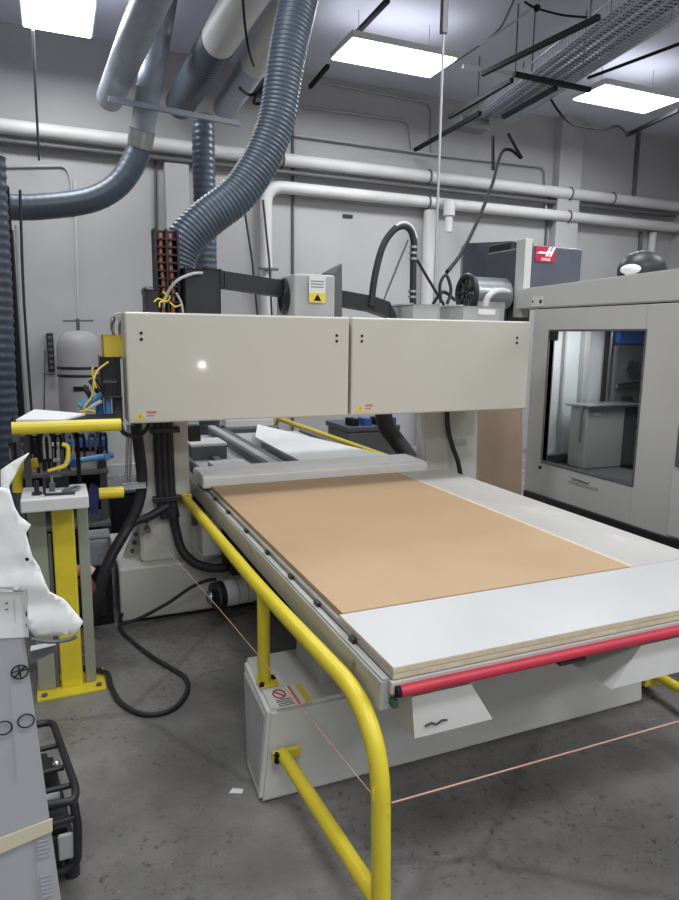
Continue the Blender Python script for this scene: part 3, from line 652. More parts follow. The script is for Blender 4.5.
b = MB(); b.tube([(XF - .008, 3.25, .785), (XF - .008, 3.10, .78)], .006, M['olive'], 8); b.box((XF - .004, 3.02, .745), (XF, 3.28, .762), mat('faded_print', (.42, .41, .36), .6), 0); b.build('door_marking', K, 'faint small marking under the window')
b = MB(); b.box((XF - .006, 3.55, .78), (XF, 3.575, .80), M['black'], .002); b.build('lock', K)
b = MB()
b.box((XF - .022, 1.6, .62), (XF, 2.50, 1.78), M['mill'], .006); dr = b.build('side_door', K)
MB().box((XF - .045, 2.44, 1.0), (XF - .022, 2.47, 1.22), M['dgrey'], .005).build('handle', dr, 'dark door handle')
p = Vector((2.999, 3.753, 1.929)); q = Vector((2.999, 3.635, 1.866))
s = MB(); s.box((2.996, q.y, q.z), (2.9995, p.y, p.z), M['sticker'], 0)
s.box((2.995, p.y - .022, (p.z + q.z) / 2 - .006), (2.9965, p.y - .006, (p.z + q.z) / 2 + .008), M['ink'], 0); s.box((2.995, q.y + .012, (p.z + q.z) / 2 - .014), (2.9965, q.y + .034, (p.z + q.z) / 2 + .010), M['ink'], 0)
s.build('machine_sticker', K, 'small white sticker with dark marks')
# head cover with emblem, post, column cover
b = MB(); xa, ya, za = (3.139, 3.950, 2.300); xb, yb, zb = (3.587, 3.950, 2.321)
b.box((xa, 3.95, 1.95), (xb, 4.5, za), M['slate'], .012); hc = b.build('head_cover', K, 'slate grey head cover with emblem')
xc, yc, zc = (3.160, 3.945, 2.314); xd, yd, zd = (3.333, 3.945, 2.191); zc = min(zc, za - .004)
MB().box((xc, 3.944, zd), (xd, 3.95, zc), M['logored'], 0).build('emblem_field', hc, 'red emblem field')
W = xd - xc; H = zc - zd
e = MB()
def ep(u, v): return (xc + u * W, 3.943, zd + v * H)
def stroke(pts): e.prism([ep(*p) for p in pts], (0, -.0015, 0), M['logoglow'])
stroke([(.50, .36), (.62, .36), (.80, .98), (.68, .98)])
stroke([(.68, .36), (.80, .36), (1.0, .98), (.88, .98)])
stroke([(.05, .52), (.50, .52), (.50, .64), (.22, .66)])
stroke([(.50, .56), (.86, .58), (.88, .68), (.53, .66)])
e.build('emblem', hc, 'white winged letter emblem')
text_mesh('HAAS', H * .30, Matrix.Translation((xc + W * .52, 3.9425, zd + H * .15)) @ FACE_Y, M['logoglow'], 'emblem_lettering', hc, shear=.2)
b = MB(); xa, ya, za = (3.036, 3.900, 2.334); xb, yb, zb = (3.096, 3.900, 2.338); b.box((xa, 3.9, 1.8), (xb, 4.0, za), M['mill'], .004); b.build('head_post', K)
b = MB()
p0 = Vector((3.447, 5.300, 2.492)); p1 = Vector((3.500, 4.700, 2.441)); zt = p1.z
b.hull([(p0.x, 5.3, 1.6), (p1.x, 4.7, 1.6), (p1.x + .02, 4.76, 1.6), (p0.x + .1, 5.5, 1.6), (p0.x, 5.3, p0.z), (p1.x, 4.7, zt), (p1.x + .02, 4.76, zt + .005), (p0.x + .1, 5.5, p0.z + .01)], M['slate'], .015)
b.build('column_cover', K, 'slate grey column cover')
b = MB(); p = Vector((3.435, 4.600, 2.424)); q = Vector((3.617, 4.600, 1.966)); b.box((p.x, 4.6, 1.75), (q.x + .05, 4.9, p.z), M['black'], .01)
b.cyl((p.x + .08, 4.58, 1.9), (p.x + .08, 4.58, 2.15), .03, M['steel'], 10); b.box((p.x + .03, 4.55, 1.98), (p.x + .12, 4.6, 2.05), M['grey'], .004); b.build('tool_carriage', K, 'dark machinery beside the head')
# dark dome on top
c = Vector((3.500, 3.308, 2.094)); r = .165
b = MB(); bm = bmesh.new(); bmesh.ops.create_uvsphere(bm, u_segments=28, v_segments=16, radius=r)
bmesh.ops.delete(bm, geom=[v for v in bm.verts if v.co.z < -.04], context='VERTS')
for v in bm.verts: v.co = Vector((v.co.x, v.co.y * .8, v.co.z * .78)) + Vector((c.x, c.y, 2.085))
b.frombm(bm, M['black'], True); dome = b.build('dome_cover', None)
dome.parent = None
tag(dome, 'round black dome with pale front lip on top of the milling machine', 'cover')
b = MB(); b.ball((c.x - .125, c.y - .03, 2.088), .07, M['foam'], (.8, 1.0, .5), 20); b.build('front_lip', dome, 'pale front lip')

# cardboard leaning behind the gantry
b = MB(); b.hull([(2.88, 4.62, 0), (3.06, 4.62, 0), (2.86, 4.70, 1.5), (3.04, 4.70, 1.5), (2.88, 4.64, 0), (3.06, 4.64, 0), (2.86, 4.72, 1.5), (3.04, 4.72, 1.5)], M['card'])
tag(b.build('cardboard_sheet'), 'light brown cardboard sheet standing between the gantry column and the milling machine', 'cardboard')
b = MB(); b.hull([(3.07, 4.66, 0), (3.75, 4.66, 0), (3.05, 4.76, 1.5), (3.75, 4.76, 1.5), (3.07, 4.69, 0), (3.75, 4.69, 0), (3.05, 4.79, 1.5), (3.75, 4.79, 1.5)], mat('darker_cardboard', (.62, .45, .33), .75))
tag(b.build('cardboard_sheet'), 'darker brown cardboard sheet half hidden by the corner of the milling machine', 'cardboard')

# ------------------------------------------------------------------ back of the shop seen under the gantry
b = MB(); xa, ya, za = (2.907, 6.600, 0.624); xb, yb, zb = (3.523, 6.600, 0.596)
b.box((xa, 6.6, .0), (xb, 7.2, .62), M['dgrey'], .02); b.box((xa - .02, 6.58, .62), (xb + .02, 7.22, .68), M['slate'], .01)
for k in range(4): b.box((xa + .05 + k * (xb - xa) / 4, 6.62, .68), (xa + .14 + k * (xb - xa) / 4, 6.8, .76), M['blue' if k % 2 else 'ink'], .005)
tag(b.build('tool_trolley'), 'dark blue-black tool trolley by the back wall, seen under the gantry', 'trolley')
b = MB(); b.tube(curve([(2.611, 5.200, 1.065), (2.655, 5.200, 0.887), (2.758, 5.200, 0.749), (2.828, 5.100, 0.617), (2.817, 5.000, 0.511)], 8), .075, M['rubber'], 14)
tag(b.build('floor_hose'), 'thick black hose hanging behind the gantry beside its far column', 'hose')
b = MB(); xa, ya, za = (1.559, 6.600, 0.724); xb, yb, zb = (2.054, 6.600, 0.787); b.box((xa, 6.6, za - .0), (xb, 6.8, zb + .02), M['foam'], .01); 
tag(b.build('white_box'), 'flat white box on a grey cabinet far behind the router table', 'box')
b = MB(); b.box((xa, 6.55, 0), (xb + .05, 6.85, za - .001), M['dgrey'], .01); b.box((xa + .02, 6.54, .08), (xb + .03, 6.55, za - .06), M['grey'], .004)
tag(b.build('storage_cabinet'), 'low grey cabinet far behind the router table carrying a white box', 'cabinet')
struct(MB().box((.4, 8.05, 0), (5.2, 8.15, .14), M['grey'], .004).build('baseboard_back'))

# air tank by the back wall
A = thing('air_tank', (.245, 7.6, 0), 'upright grey pressure tank with domed top by the back wall', 'tank')
MB().lathe([(0, .28), (.12, .30), (.20, .36), (.225, .44), (.225, 1.48), (.215, 1.55), (.18, 1.62), (.11, 1.665), (0, 1.68)], (.245, 7.6, 0), M['tank'], 36).build('shell', A)
for z in (1.28, 1.20):
    MB().lathe([(.228, z), (.232, z + .008), (.232, z + .022), (.228, z + .03)], (.245, 7.6, 0), M['black'], 36).build('strap', A, 'black strap')
b = MB(); b.box((.16, 7.37, 1.06), (.31, 7.385, 1.11), M['ink'], .003); b.build('name_plate', A, 'black plate')
for a in range(3): MB().cyl((.245 + .17 * math.cos(a * 2.1), 7.6 + .17 * math.sin(a * 2.1), 0), (.245 + .17 * math.cos(a * 2.1), 7.6 + .17 * math.sin(a * 2.1), .4), .025, M['tank'], 10).build('leg', A)
b = MB(); b.cyl((.245, 7.6, 1.67), (.245, 7.6, 1.80), .018, M['dgrey'], 10); b.tube([(.10, 7.6, 1.775), (.40, 7.6, 1.785)], .010, M['dgrey'], 8); b.build('valve', A, 'dark valve with cross handle')
b = MB(); b.tube([(.25, 7.6, 1.80), (.27, 7.75, 2.5), (.30, 7.98, 3.25)], .012, M['grey'], 8); b.build('riser_pipe', A)
b = MB(); xa, ya, za = (-0.070, 8.000, 1.649); b.box((xa, 8.05, za - .42), (xa + .07, 8.15, za), M['black'], .006)
for k in range(6): b.box((xa + .015, 8.045, za - .39 + k * .065), (xa + .055, 8.05, za - .36 + k * .065), M['dgrey'], .002)
tag(b.build('power_strip'), 'black upright power strip on the back wall beside the grey tank', 'power strip')
b = MB(); b.tube([(-0.091, 8.050, 1.466), (-0.145, 8.050, 0.696)], .008, M['dgrey'], 6); b.tube([(-0.116, 8.050, 1.205), (-0.014, 7.900, 1.212)], .01, M['dgrey'], 6)
tag(b.build('wall_cable'), 'thin cable running down the wall from the black power strip', 'cable')

# dark hose, upright and cables at the left edge
p0 = (-0.219, 5.000, 2.524); p1 = (-0.322, 5.000, 0.722)
b = MB(); pth, rad = ribbed([(-.30, 5.0, 2.75), (-.31, 5.0, 2.0), (-.33, 5.0, 1.3), (-.33, 5.0, .3), (-.33, 5.0, .02)], .085, .06, .008); b.tube(pth, rad, M['hosed'], 16)
tag(b.build('standing_hose'), 'dark ribbed hose hanging down at the edge of the shop by the tank', 'hose')
b = MB()
b.box((-.265, 5.1, 0), (-.215, 5.16, 2.6), M['ink'], .005)
tag(b.build('steel_upright'), 'black steel upright standing beside the dark ribbed hose', 'post')
for i, (xa, xb, lb) in enumerate(((15, 24, 'thin black cable slanting down closest to the dark upright'), (17, 28, 'thin grey cable slanting down between two black ones'), (20, 31, 'thin black cable slanting down farthest from the dark upright'))):
    P = {15: ((-0.235, 5.600, 2.387), (-0.240, 5.600, 1.669), (-0.238, 5.600, 0.915)), 17: ((-0.206, 5.600, 2.424), (-0.219, 5.600, 1.669), (-0.210, 5.600, 0.913)), 20: ((-0.164, 5.600, 2.671), (-0.186, 5.600, 1.890), (-0.182, 5.600, 0.912))}[xa]
    tag(MB().tube(curve(P, 6), .010, M['grey' if i == 1 else 'rubber'], 6).build('hanging_cable'), lb, 'cable')

# rack with blue shelves and clutter behind the fence
KR = thing('tool_rack', (.05, 4.2, 0), 'blue and black tool rack crowded with clamps behind the yellow fence', 'rack')
for x in (-.22, .0, .225):
    MB().box((x - .02, 4.03, 0), (x + .02, 4.07, 1.16), M['dgrey'], .004).build('upright', KR)
MB().box((.03, 3.94, 1.02), (.25, 4.3, 1.065), M['blue'], .005).build('shelf', KR, 'blue shelf')
MB().box((-.25, 3.96, .86), (.25, 4.3, .885), M['dgrey'], .004).build('shelf', KR)
MB().box((-.25, 3.96, .55), (.25, 4.3, .575), M['dgrey'], .004).build('shelf', KR)
MB().box((-.25, 4.3, 0), (.25, 4.32, 1.16), M['ink'], .003).build('back_panel', KR, 'dark back panel')
b = MB(); b.tube([(.02, 3.80, .965), (.27, 3.80, .995)], .016, M['lblue'], 10); b.box((.22, 3.78, .97), (.25, 3.82, 1.02), M['lblue'], .004); b.box((.05, 3.78, .94), (.08, 3.82, .99), M['blue'], .004)
tag(b.build('bar_clamp'), 'bright blue bar clamp lying across the tool rack', 'clamp')
b = MB(); b.box((.05, 3.965, .886), (.19, 4.025, .99), M['boardg'], .006); b.box((.06, 3.96, .9), (.18, 3.965, .98), M['grey'], .002)
tag(b.build('parts_box'), 'pale grey parts box on the tool rack under the blue shelf', 'box')
b = MB(); b.hull([(0.135, 3.500, 0.909), (0.172, 3.500, 0.886), (0.160, 3.500, 0.741), (0.123, 3.500, 0.760), (0.108, 3.500, 0.834), (0.136, 3.540, 0.901), (0.174, 3.540, 0.877), (0.162, 3.540, 0.731), (0.124, 3.540, 0.750), (0.109, 3.540, 0.825)], mat('navy_cloth', (.025, .03, .12), .8))
tag(b.build('rag'), 'navy blue rag hanging at the end of the white stand top', 'cloth')
ctr = 0
desc = [('black grip clamp on the rack, first from the dark ribbed hose', 'ink'), ('grey-jawed clamp on the rack, second from the dark ribbed hose', 'dgrey'), ('black clamp on the rack, third from the dark ribbed hose', 'ink'),
        ('black clamp with silver screw on the rack, fourth from the dark ribbed hose', 'ink'), ('grey clamp on the rack, fifth from the dark ribbed hose', 'grey'), ('dark clamp on the blue shelf, nearest the fence corner', 'ink'),
        ('pale clamp standing in the middle of the blue shelf', 'alu'), ('dark clamp on the blue shelf, nearest the gantry column', 'dgrey')]
for k, (lb, mm) in enumerate(desc):
    x = -.22 + .075 * k; z = .886 if k < 3 else 1.066
    x = (-.225, -.165, -.115, -.06, -.01, .08, .14, .20)[k]
    if k in (3, 4): z = .886
    h = random.uniform(.16, .24) if z < 1 else random.uniform(.07, .12)
    b = MB(); b.box((x - .008, 3.965, z), (x + .008, 3.985, z + h), M[mm], .003); b.box((x - .03, 3.96, z + h - .02), (x + .01, 3.99, z + h), M[mm], .003); b.box((x - .03, 3.96, z + h * .35), (x + .01, 3.99, z + h * .35 + .018), M[mm], .003)
    b.cyl((x - .024, 3.975, z + h * .36), (x - .024, 3.975, z + h * .8), .005, M['steel'], 8); b.cyl((x - .024, 3.975, z + h * .05), (x - .024, 3.975, z + h * .36), .011, M['orange' if k == 2 else 'black'], 8)
    tag(b.build('clamp'), lb, 'clamp', 'clamps on the tool rack')
b = MB(); b.tube(curve([(-0.016, 3.195, 1.053), (0.022, 3.195, 1.069), (0.034, 3.195, 1.142), (0.010, 3.195, 1.161)], 6), .010, M['stky'], 8); b.tube(curve([(-0.054, 3.195, 1.042), (-0.012, 3.195, 1.053)], 4), .008, M['stky'], 8)
tag(b.build('air_hose'), 'curled yellow air hose in front of the tool rack', 'hose')
b = MB(); b.box((-.08, 3.165, .9685), (.03, 3.22, 1.012), M['ink'], .006); b.box((-.05, 3.18, 1.012), (-.0, 3.21, 1.022), M['dgrey'], .003)
tag(b.build('drill_case'), 'black tool case behind the white stand top under the yellow hose', 'case')
b = MB(); b.box((.075, 3.85, .346), (.23, 3.95, .515), M['bin'], .02); b.box((.07, 3.845, .515), (.235, 3.955, .54), M['grey'], .006)
tag(b.build('plastic_bin'), 'frosted grey plastic bin beside the gantry foot', 'bin')
b = MB(); b.box((.03, 3.84, 0), (.235, 4.0, .345), M['ink'], .01); b.box((.06, 3.83, .06), (.2, 3.84, .2), M['black'], .004)
tag(b.build('cable_box'), 'low black box where the cables gather beside the gantry foot', 'box')
b = MB(); b.tube(curve([(0.042, 3.500, 0.453), (0.080, 3.500, 0.470), (0.118, 3.500, 0.443)], 5), .026, M['pink'], 10); b.tube(curve([(0.048, 3.500, 0.388), (0.087, 3.500, 0.405), (0.114, 3.500, 0.358), (0.082, 3.500, 0.308)], 5), .020, mat('dull_red', (.22, .06, .05), .5), 10)
tag(b.build('pipe_elbow'), 'pinkish pipe elbow low beside the yellow post', 'pipe')

# dark crate and the tools hanging under the shelf
b = MB(); b.box((.30, 4.72, 0), (.72, 5.1, .56), M['ink'], .01); b.box((.29, 4.71, .56), (.73, 5.11, .585), M['slate'], .006)
tag(b.build('storage_crate'), 'black storage crate on the floor behind the gantry column', 'crate')
nth = ('first', 'second', 'third', 'fourth', 'fifth', 'sixth', 'seventh', 'eighth')
for k in range(8):
    x = -.155 + .05 * k; mm = ('dgrey', 'ink', 'alu', 'ink', 'grey', 'ink', 'dgrey', 'ink')[k]; L_ = (.10, .085, .11, .07, .09, .11, .08, .1)[k]
    b = MB(); b.tube([(x, 3.36, 1.2345), (x, 3.36, 1.205)], .003, M['steel'], 6); b.box((x - .010, 3.35, 1.18), (x + .010, 3.37, 1.207), M['steel'], .003)
    b.tube(curve([(x - .004, 3.36, 1.182), (x - .013, 3.36, 1.16), (x - .012, 3.36, 1.18 - L_)], 4), .006, M[mm], 8); b.tube(curve([(x + .004, 3.36, 1.182), (x + .013, 3.36, 1.16), (x + .012, 3.36, 1.18 - L_)], 4), .006, M[mm], 8)
    tag(b.build('hand_pliers'), nth[k] + ' pair of small pliers under the black shelf, counted from the dark ribbed hose', 'tool', 'pliers hanging under the black shelf')
# black cable on the floor
b = MB()
b.tube(curve([(.27, 3.74, .10), (.262, 3.70, .012), (.37, 3.35, .011), (.455, 3.16, .011), (.50, 3.04, .011), (.485, 2.92, .011), (.42, 2.81, .011), (.34, 2.775, .011), (.26, 2.81, .011), (.19, 2.93, .012), (.162, 3.09, .014), (.154, 3.185, .0295), (.112, 3.241, .0295), (.035, 3.308, .028), (.015, 3.40, .012), (.0, 3.5, .012)], 8), .0115, M['rubber'], 10)
tag(b.build('floor_cable'), 'black cable looping across the floor in front of the yellow post', 'cable')
b = MB(); b.tube(curve([(0.268, 3.720, 0.043), (0.364, 3.700, 0.071), (0.516, 3.660, 0.153), (0.630, 3.600, 0.248), (0.707, 3.560, 0.293), (0.769, 3.560, 0.296)], 6), .010, M['rubber'], 8)
tag(b.build('motor_cable'), 'black cable from the floor up to the round drive motor', 'cable')
b = MB(); b.hull([(.50, 2.17, 0), (.545, 2.15, 0), (.555, 2.17, .002), (.52, 2.19, .002), (.53, 2.165, .006)], M['paper'])
tag(b.build('paper_scrap'), 'small white paper scrap on the floor beside the router foot', 'paper')

# ------------------------------------------------------------------ black framed unit on the floor
U = thing('tool_unit', (-.12, 2.18, 0), 'low black tubular framed unit on the floor behind the white carton', 'equipment')
MB().tube(bend([(-.28, 2.0, .262), (-.015, 1.965, .262), (-.012, 2.03, .262), (-.075, 2.42, .262), (-.09, 2.44, .262), (-.33, 2.44, .262)], .03, 6), .012, M['black'], 12).build('top_tube', U)
for y, z in ((2.30, .25), (2.18, .24), (2.07, .245)): MB().tube([(-.30, y - .01, z), (-.01 - .17 * (y - 1.98), y, z)], .009, M['black'], 8).build('cross_tube', U)
b = MB(); b.hull([(-.30, 1.99, .03), (-.04, 1.97, .03), (-.30, 2.42, .03), (-.09, 2.42, .03), (-.30, 1.98, .17), (-.02, 1.96, .17), (-.30, 2.42, .17), (-.085, 2.42, .17)], M['black'], .02)
bo = b.build('body', U)
MB().box((-.07, 1.952, .08), (-.025, 1.966, .165), M['grey'], .008).build('front_plate', bo, 'grey front plate')
b = MB(); b.cyl((-.10, 2.2, .17), (-.10, 2.2, .225), .035, M['black'], 16); b.ball((-.07, 2.27, .20), .014, M['alu']); b.box((-.17, 2.08, .17), (-.06, 2.14, .21), M['grey'], .006); b.build('motor', U)
for x, y in ((-.035, 1.985), (-.27, 2.0), (-.10, 2.40), (-.28, 2.40)): MB().cyl((x, y, 0), (x, y, .045), .022, M['rubber'], 14).build('foot', U)
b = MB(); b.tube(bend([(-.02, 1.965, .262), (-.012, 1.955, .18), (-.02, 1.958, .05), (-.10, 1.96, .035)], .03), .013, M['black'], 10); b.tube([(-.22, 1.955, .20), (-.02, 1.955, .215)], .011, M['black'], 8); b.build('front_tube', U)

# ------------------------------------------------------------------ white carton and foam wrap at the left edge
def carton_x(z): return -.005 - .057 * z
b = MB(); b.hull([(carton_x(0), 1.15, 0), (-.55, 1.16, 0), (-.58, 1.5, 0), (-.03, 1.42, 0), (carton_x(1.2), 1.15, 1.2), (-.62, 1.16, 1.2), (-.65, 1.5, 1.2), (-.115, 1.42, 1.2)], M['carton'], .004)
CT = b.build('shipping_carton'); tag(CT, 'tall white printed shipping carton standing at the near corner with beige tape', 'carton')
yc = 1.1475
def ring(px, py, r, m=8, x=False):
    b = MB(); c = Vector((px, yc, py)); b.tube([(c.x + r * math.cos(a * PI / 12), yc, c.z + r * .95 * math.sin(a * PI / 12)) for a in range(24)], .0012, M['ink'], 6, closed=True)
    if x:
        b.tube([(c.x - r * .7, yc, c.z - r * .7), (c.x + r * .7, yc, c.z + r * .7)], .0012, M['ink'], 6); b.tube([(c.x - r * .9, yc, c.z + r * .1), (c.x + r * .9, yc, c.z + r * .2)], .001, M['ink'], 6)
        b.tube([(c.x - r * .1, yc, c.z + r * .8), (c.x + r * .1, yc, c.z - r * .9)], .001, M['ink'], 6)
    b.build('printed_symbol', CT, 'printed circle symbol')
p = (-0.081, 1.147, 1.097); ring(p[0], p[2], .0125, x=True)
p = (-0.077, 1.147, 1.008); ring(p[0], p[2], .0125)
p = (-0.111, 1.147, 1.003); ring(p[0], p[2], .0125)
b = MB(); b.prism([(x, 1.1485, z) for x, y, z in ((-0.184, 1.149, 1.251), (-0.062, 1.149, 1.233), (-0.064, 1.149, 1.155), (-0.190, 1.149, 1.170))], (0, .0008, 0), M['foam']); b.build('upper_label', CT, 'white upper band with print')
b = MB()
def row(p, q, m='inkg'): b.box((min(p[0], q[0]), yc, min(p[2], q[2])), (max(p[0], q[0]), yc + .001, max(p[2], q[2])), M[m], 0)
row((-0.082, 1.147, 1.223), (-0.082, 1.147, 1.185), 'ink')
row((-0.066, 1.147, 1.200), (-0.064, 1.147, 1.192), 'ink'); row((-0.067, 1.147, 1.179), (-0.066, 1.147, 1.173), 'ink')
row((-0.095, 1.147, 1.220), (-0.091, 1.147, 1.217)); row((-0.096, 1.147, 1.209), (-0.091, 1.147, 1.207))
mg = mat('pale_print', (.40, .405, .45), .7)
M['pale'] = mg
b.build('printed_text', CT, 'printed text marks on the upper band')
b = MB()
for k in range(5): b.box((-.074 + .0, yc, .775 - k * .0075), (-.054 - .004 * (k % 2), yc + .001, .779 - k * .0075), mg, 0)
for k in range(6): b.box((-.073, yc, .705 - k * .008), (-.055, yc + .001, .710 - k * .008), mg, 0)
b.box((-.072, yc, .60), (-.048, yc + .001, .645), mg, 0); b.box((-.0785, yc, .5), (-.0778, yc + .001, .80), mg, 0); b.box((-.098, yc, .9), (-.0975, yc + .001, 1.08), mg, 0)
b.build('printed_text', CT, 'pale printed text blocks')
p = (-0.127, 1.145, 0.799); q = (-0.050, 1.145, 0.804)
b = MB(); b.prism([(p[0] - .1, 1.146, p[2] - .045), (q[0] + .002, 1.146, q[2] - .012), (q[0] + .003, 1.146, q[2] + .012), (p[0] - .1, 1.146, p[2] - .01)], (0, .003, 0), M['tape'])
b.build('packing_tape', CT, 'beige packing tape')

def wrap(pts, y, thick, amp, seed):       # crumpled sheet from an outline
    random.seed(seed)
    from mathutils.geometry import delaunay_2d_cdt
    P2 = []
    for a, c in zip(pts, pts[1:] + pts[:1]):
        k = max(1, int(math.hypot(c[0] - a[0], c[2] - a[2]) / .009))
        P2 += [Vector((a[0] + (c[0] - a[0]) * t / k, a[2] + (c[2] - a[2]) * t / k)) for t in range(k)]
    nb = len(P2); ring_ = list(range(nb)); g = .009
    xs = [p.x for p in P2]; zs = [p.y for p in P2]
    x = min(xs)
    while x < max(xs):
        z = min(zs)
        while z < max(zs): P2.append(Vector((x + random.uniform(-.002, .002), z + random.uniform(-.002, .002)))); z += g
        x += g
    vs2, es, fs, *_ = delaunay_2d_cdt(P2, [], [ring_], 1, 1e-6)
    bm = bmesh.new(); V = [bm.verts.new((p.x, y, p.y)) for p in vs2]
    for q in fs: bm.faces.new([V[k] for k in q])
    bmesh.ops.delete(bm, geom=[v for v in bm.verts if not v.link_faces], context='VERTS')
    from mathutils import noise
    for v in bm.verts:
        n = noise.noise(Vector((v.co.x * 10 + v.co.z * 6 + seed, v.co.z * 26, seed))) + .35 * abs(noise.noise(Vector((v.co.x * 60 + v.co.z * 30, v.co.z * 45, seed))))
        v.co.y += amp * n
    r = bmesh.ops.extrude_face_region(bm, geom=bm.faces[:])
    for v in [g for g in r['geom'] if isinstance(g, bmesh.types.BMVert)]: v.co.y += thick
    bmesh.ops.recalc_face_normals(bm, faces=bm.faces)
    return bm
fw = MB()
fw.frombm(wrap([(-0.156, 1.132, 1.421), (-0.087, 1.132, 1.412), (-0.076, 1.132, 1.408), (-0.070, 1.132, 1.379), (-0.064, 1.132, 1.364), (-0.049, 1.132, 1.348), (-0.057, 1.132, 1.337), (-0.050, 1.132, 1.296), (-0.041, 1.132, 1.277), (-0.033, 1.132, 1.249), (-0.028, 1.132, 1.233), (-0.007, 1.132, 1.216), (0.020, 1.132, 1.175), (0.008, 1.132, 1.155), (-0.024, 1.132, 1.156), (-0.055, 1.132, 1.161), (-0.063, 1.132, 1.178), (-0.064, 1.132, 1.240), (-0.098, 1.132, 1.251), (-0.167, 1.132, 1.264)], 1.132, .006, .006, 3), M['foam'], True)
fo = fw.build('foam_wrap'); tag(fo, 'crumpled white foam wrap draped over the printed carton, jagged tip sticking out', 'packaging')
b = MB(); b.tube(curve([(-0.060, 1.135, 1.157), (-0.032, 1.135, 1.147), (-0.005, 1.135, 1.146), (0.009, 1.135, 1.150)], 5), .0035, M['dgrey'], 8); b.build('edge_lip', fo, 'dark rolled lower edge')
b = MB(); b.ball((-0.057, 1.118, 1.298), .003, M['ink']); b.build('puncture', fo, 'small dark hole')
b = MB(); b.frombm(wrap([(-0.091, 1.200, 1.428), (-0.070, 1.200, 1.442), (-0.047, 1.200, 1.454), (-0.062, 1.200, 1.433), (-0.080, 1.200, 1.401), (-0.084, 1.200, 1.343), (-0.091, 1.200, 1.238), (-0.162, 1.200, 1.249), (-0.153, 1.200, 1.383), (-0.093, 1.200, 1.395)], 1.2, .005, .008, 9), M['foam'], True)
tag(b.build('foam_sheet'), 'pointed white foam sheet sticking up behind the crumpled wrap', 'packaging')
b = MB(); b.hull([(-0.082, 1.440, 0.970), (-0.078, 1.440, 0.996), (-0.028, 1.440, 1.003), (-0.027, 1.440, 0.991), (-0.083, 1.470, 0.956), (-0.080, 1.470, 0.983), (-0.029, 1.470, 0.989), (-0.027, 1.470, 0.977)], M['dgrey'])
b.hull([(-0.079, 1.430, 1.003), (-0.077, 1.430, 1.014), (-0.033, 1.430, 1.015), (-0.030, 1.430, 1.008), (-0.080, 1.450, 0.994), (-0.078, 1.450, 1.005), (-0.034, 1.450, 1.006), (-0.030, 1.450, 0.999)], M['foam'])
b.build('end_flap', CT, 'dark flap sticking out behind the foam')
# ------------------------------------------------------------------ ducts
b = MB()
P = [(0.689, 4.150, 1.854), (0.682, 4.150, 2.005), (0.734, 4.150, 2.169), (0.861, 4.150, 2.315), (1.065, 4.150, 2.481), (1.191, 4.150, 2.648), (1.268, 4.150, 2.794), (1.330, 4.150, 2.973), (1.378, 4.150, 3.245), (1.416, 4.150, 3.434), (1.466, 4.150, 3.635), (1.58, 4.15, 4.1), (1.66, 4.15, 4.74)]
pth, rad = ribbed(curve(P, 14), .115, .026, .006); b.tube(pth, rad, M['hose'], 24)
tag(b.build('extraction_hose'), 'thick blue-grey ribbed extraction hose sweeping from the ceiling to the gantry', 'duct')
b = MB(); pth, rad = ribbed(curve([(-1.6, 6.9, 2.70), (-0.365, 6.900, 2.749), (0.038, 6.900, 2.791), (0.384, 6.900, 2.873), (0.611, 6.900, 3.009), (0.753, 6.900, 3.184), (0.842, 6.900, 3.363)], 10), .115, .07, .002); b.tube(pth, rad, M['hose'], 20)
DD = b.build('bent_duct'); tag(DD, 'dark blue duct hose running level from the edge then bending up to galvanised pipe', 'duct')
p = Vector((0.841, 6.900, 3.354)); q = Vector((1.028, 6.422, 4.450))
b = MB(); b.tube([p.lerp(q, .035), p.lerp(q, .16)], .118, M['alu'], 20); b.tube([p.lerp(q, .16), q, q + (q - p) * .06], .112, M['galv'], 20)
for t in (.16, .45, .75): c = p.lerp(q, t); b.tube([c - (q - p) * .006, c + (q - p) * .006], .118, M['galv'], 20)
tag(b.build('galvanised_duct'), 'shiny galvanised duct rising from the dark blue bent hose to the ceiling', 'duct')
b = MB(); p = Vector((0.632, 7.268, 3.900)); q = Vector((0.736, 5.140, 3.900)); b.tube([p, q, q + (q - p) * .4], .125, M['galv'], 24)
tag(b.build('round_duct'), 'pale blue-grey round duct under the ceiling next to the light over the tank', 'duct')
b = MB(); p = Vector((1.395, 7.786, 4.100)); q = Vector((1.422, 6.042, 4.100)); pth, rad = ribbed([p, q], .155, .06, .006); b.tube(pth, rad, M['hosed'], 20)
o = b.build('flexible_duct'); tag(o, 'dark flexible duct hung under the ceiling, its near end on white pipe', 'duct')
b = MB(); d = (q - p).normalized(); b.tube([q + d * .003, q + d * .6, q + d * 1.2], .15, M['pvc'], 20); tag(b.build('white_duct'), 'white ceiling pipe joined to the dark flexible duct', 'duct')
b = MB(); p = Vector((1.867, 7.705, 4.100)); q = Vector((1.825, 6.359, 4.100)); d = (q - p).normalized(); b.tube([p, q], .13, M['galv'], 20); tag(b.build('galvanised_stub'), 'short galvanised duct piece under the ceiling behind the ribbed extraction hose', 'duct')
b = MB(); b.tube([q + d * .004, q + d * 1.3], .14, M['pvc'], 20); tag(b.build('white_duct'), 'white ceiling pipe beside the ribbed extraction hose', 'duct')
b = MB(); p = Vector((2.326, 7.990, 4.500)); q = Vector((2.104, 6.195, 4.500)); pth, rad = ribbed([p, q], .15, .07, .008); b.tube(pth, rad, M['hose'], 20); tag(b.build('flexible_duct'), 'blue-grey flexible duct end tucked behind the ribbed extraction hose under the ceiling', 'duct')
b = MB(); c = Vector((1.474, 7.000, 3.690)); pth, rad = ribbed([(c.x, 7.0, c.z + .08), (c.x, 7.0, 1.0), (c.x, 7.0, .02)], .115, .06, .007); b.tube(pth, rad, M['hose'], 20)
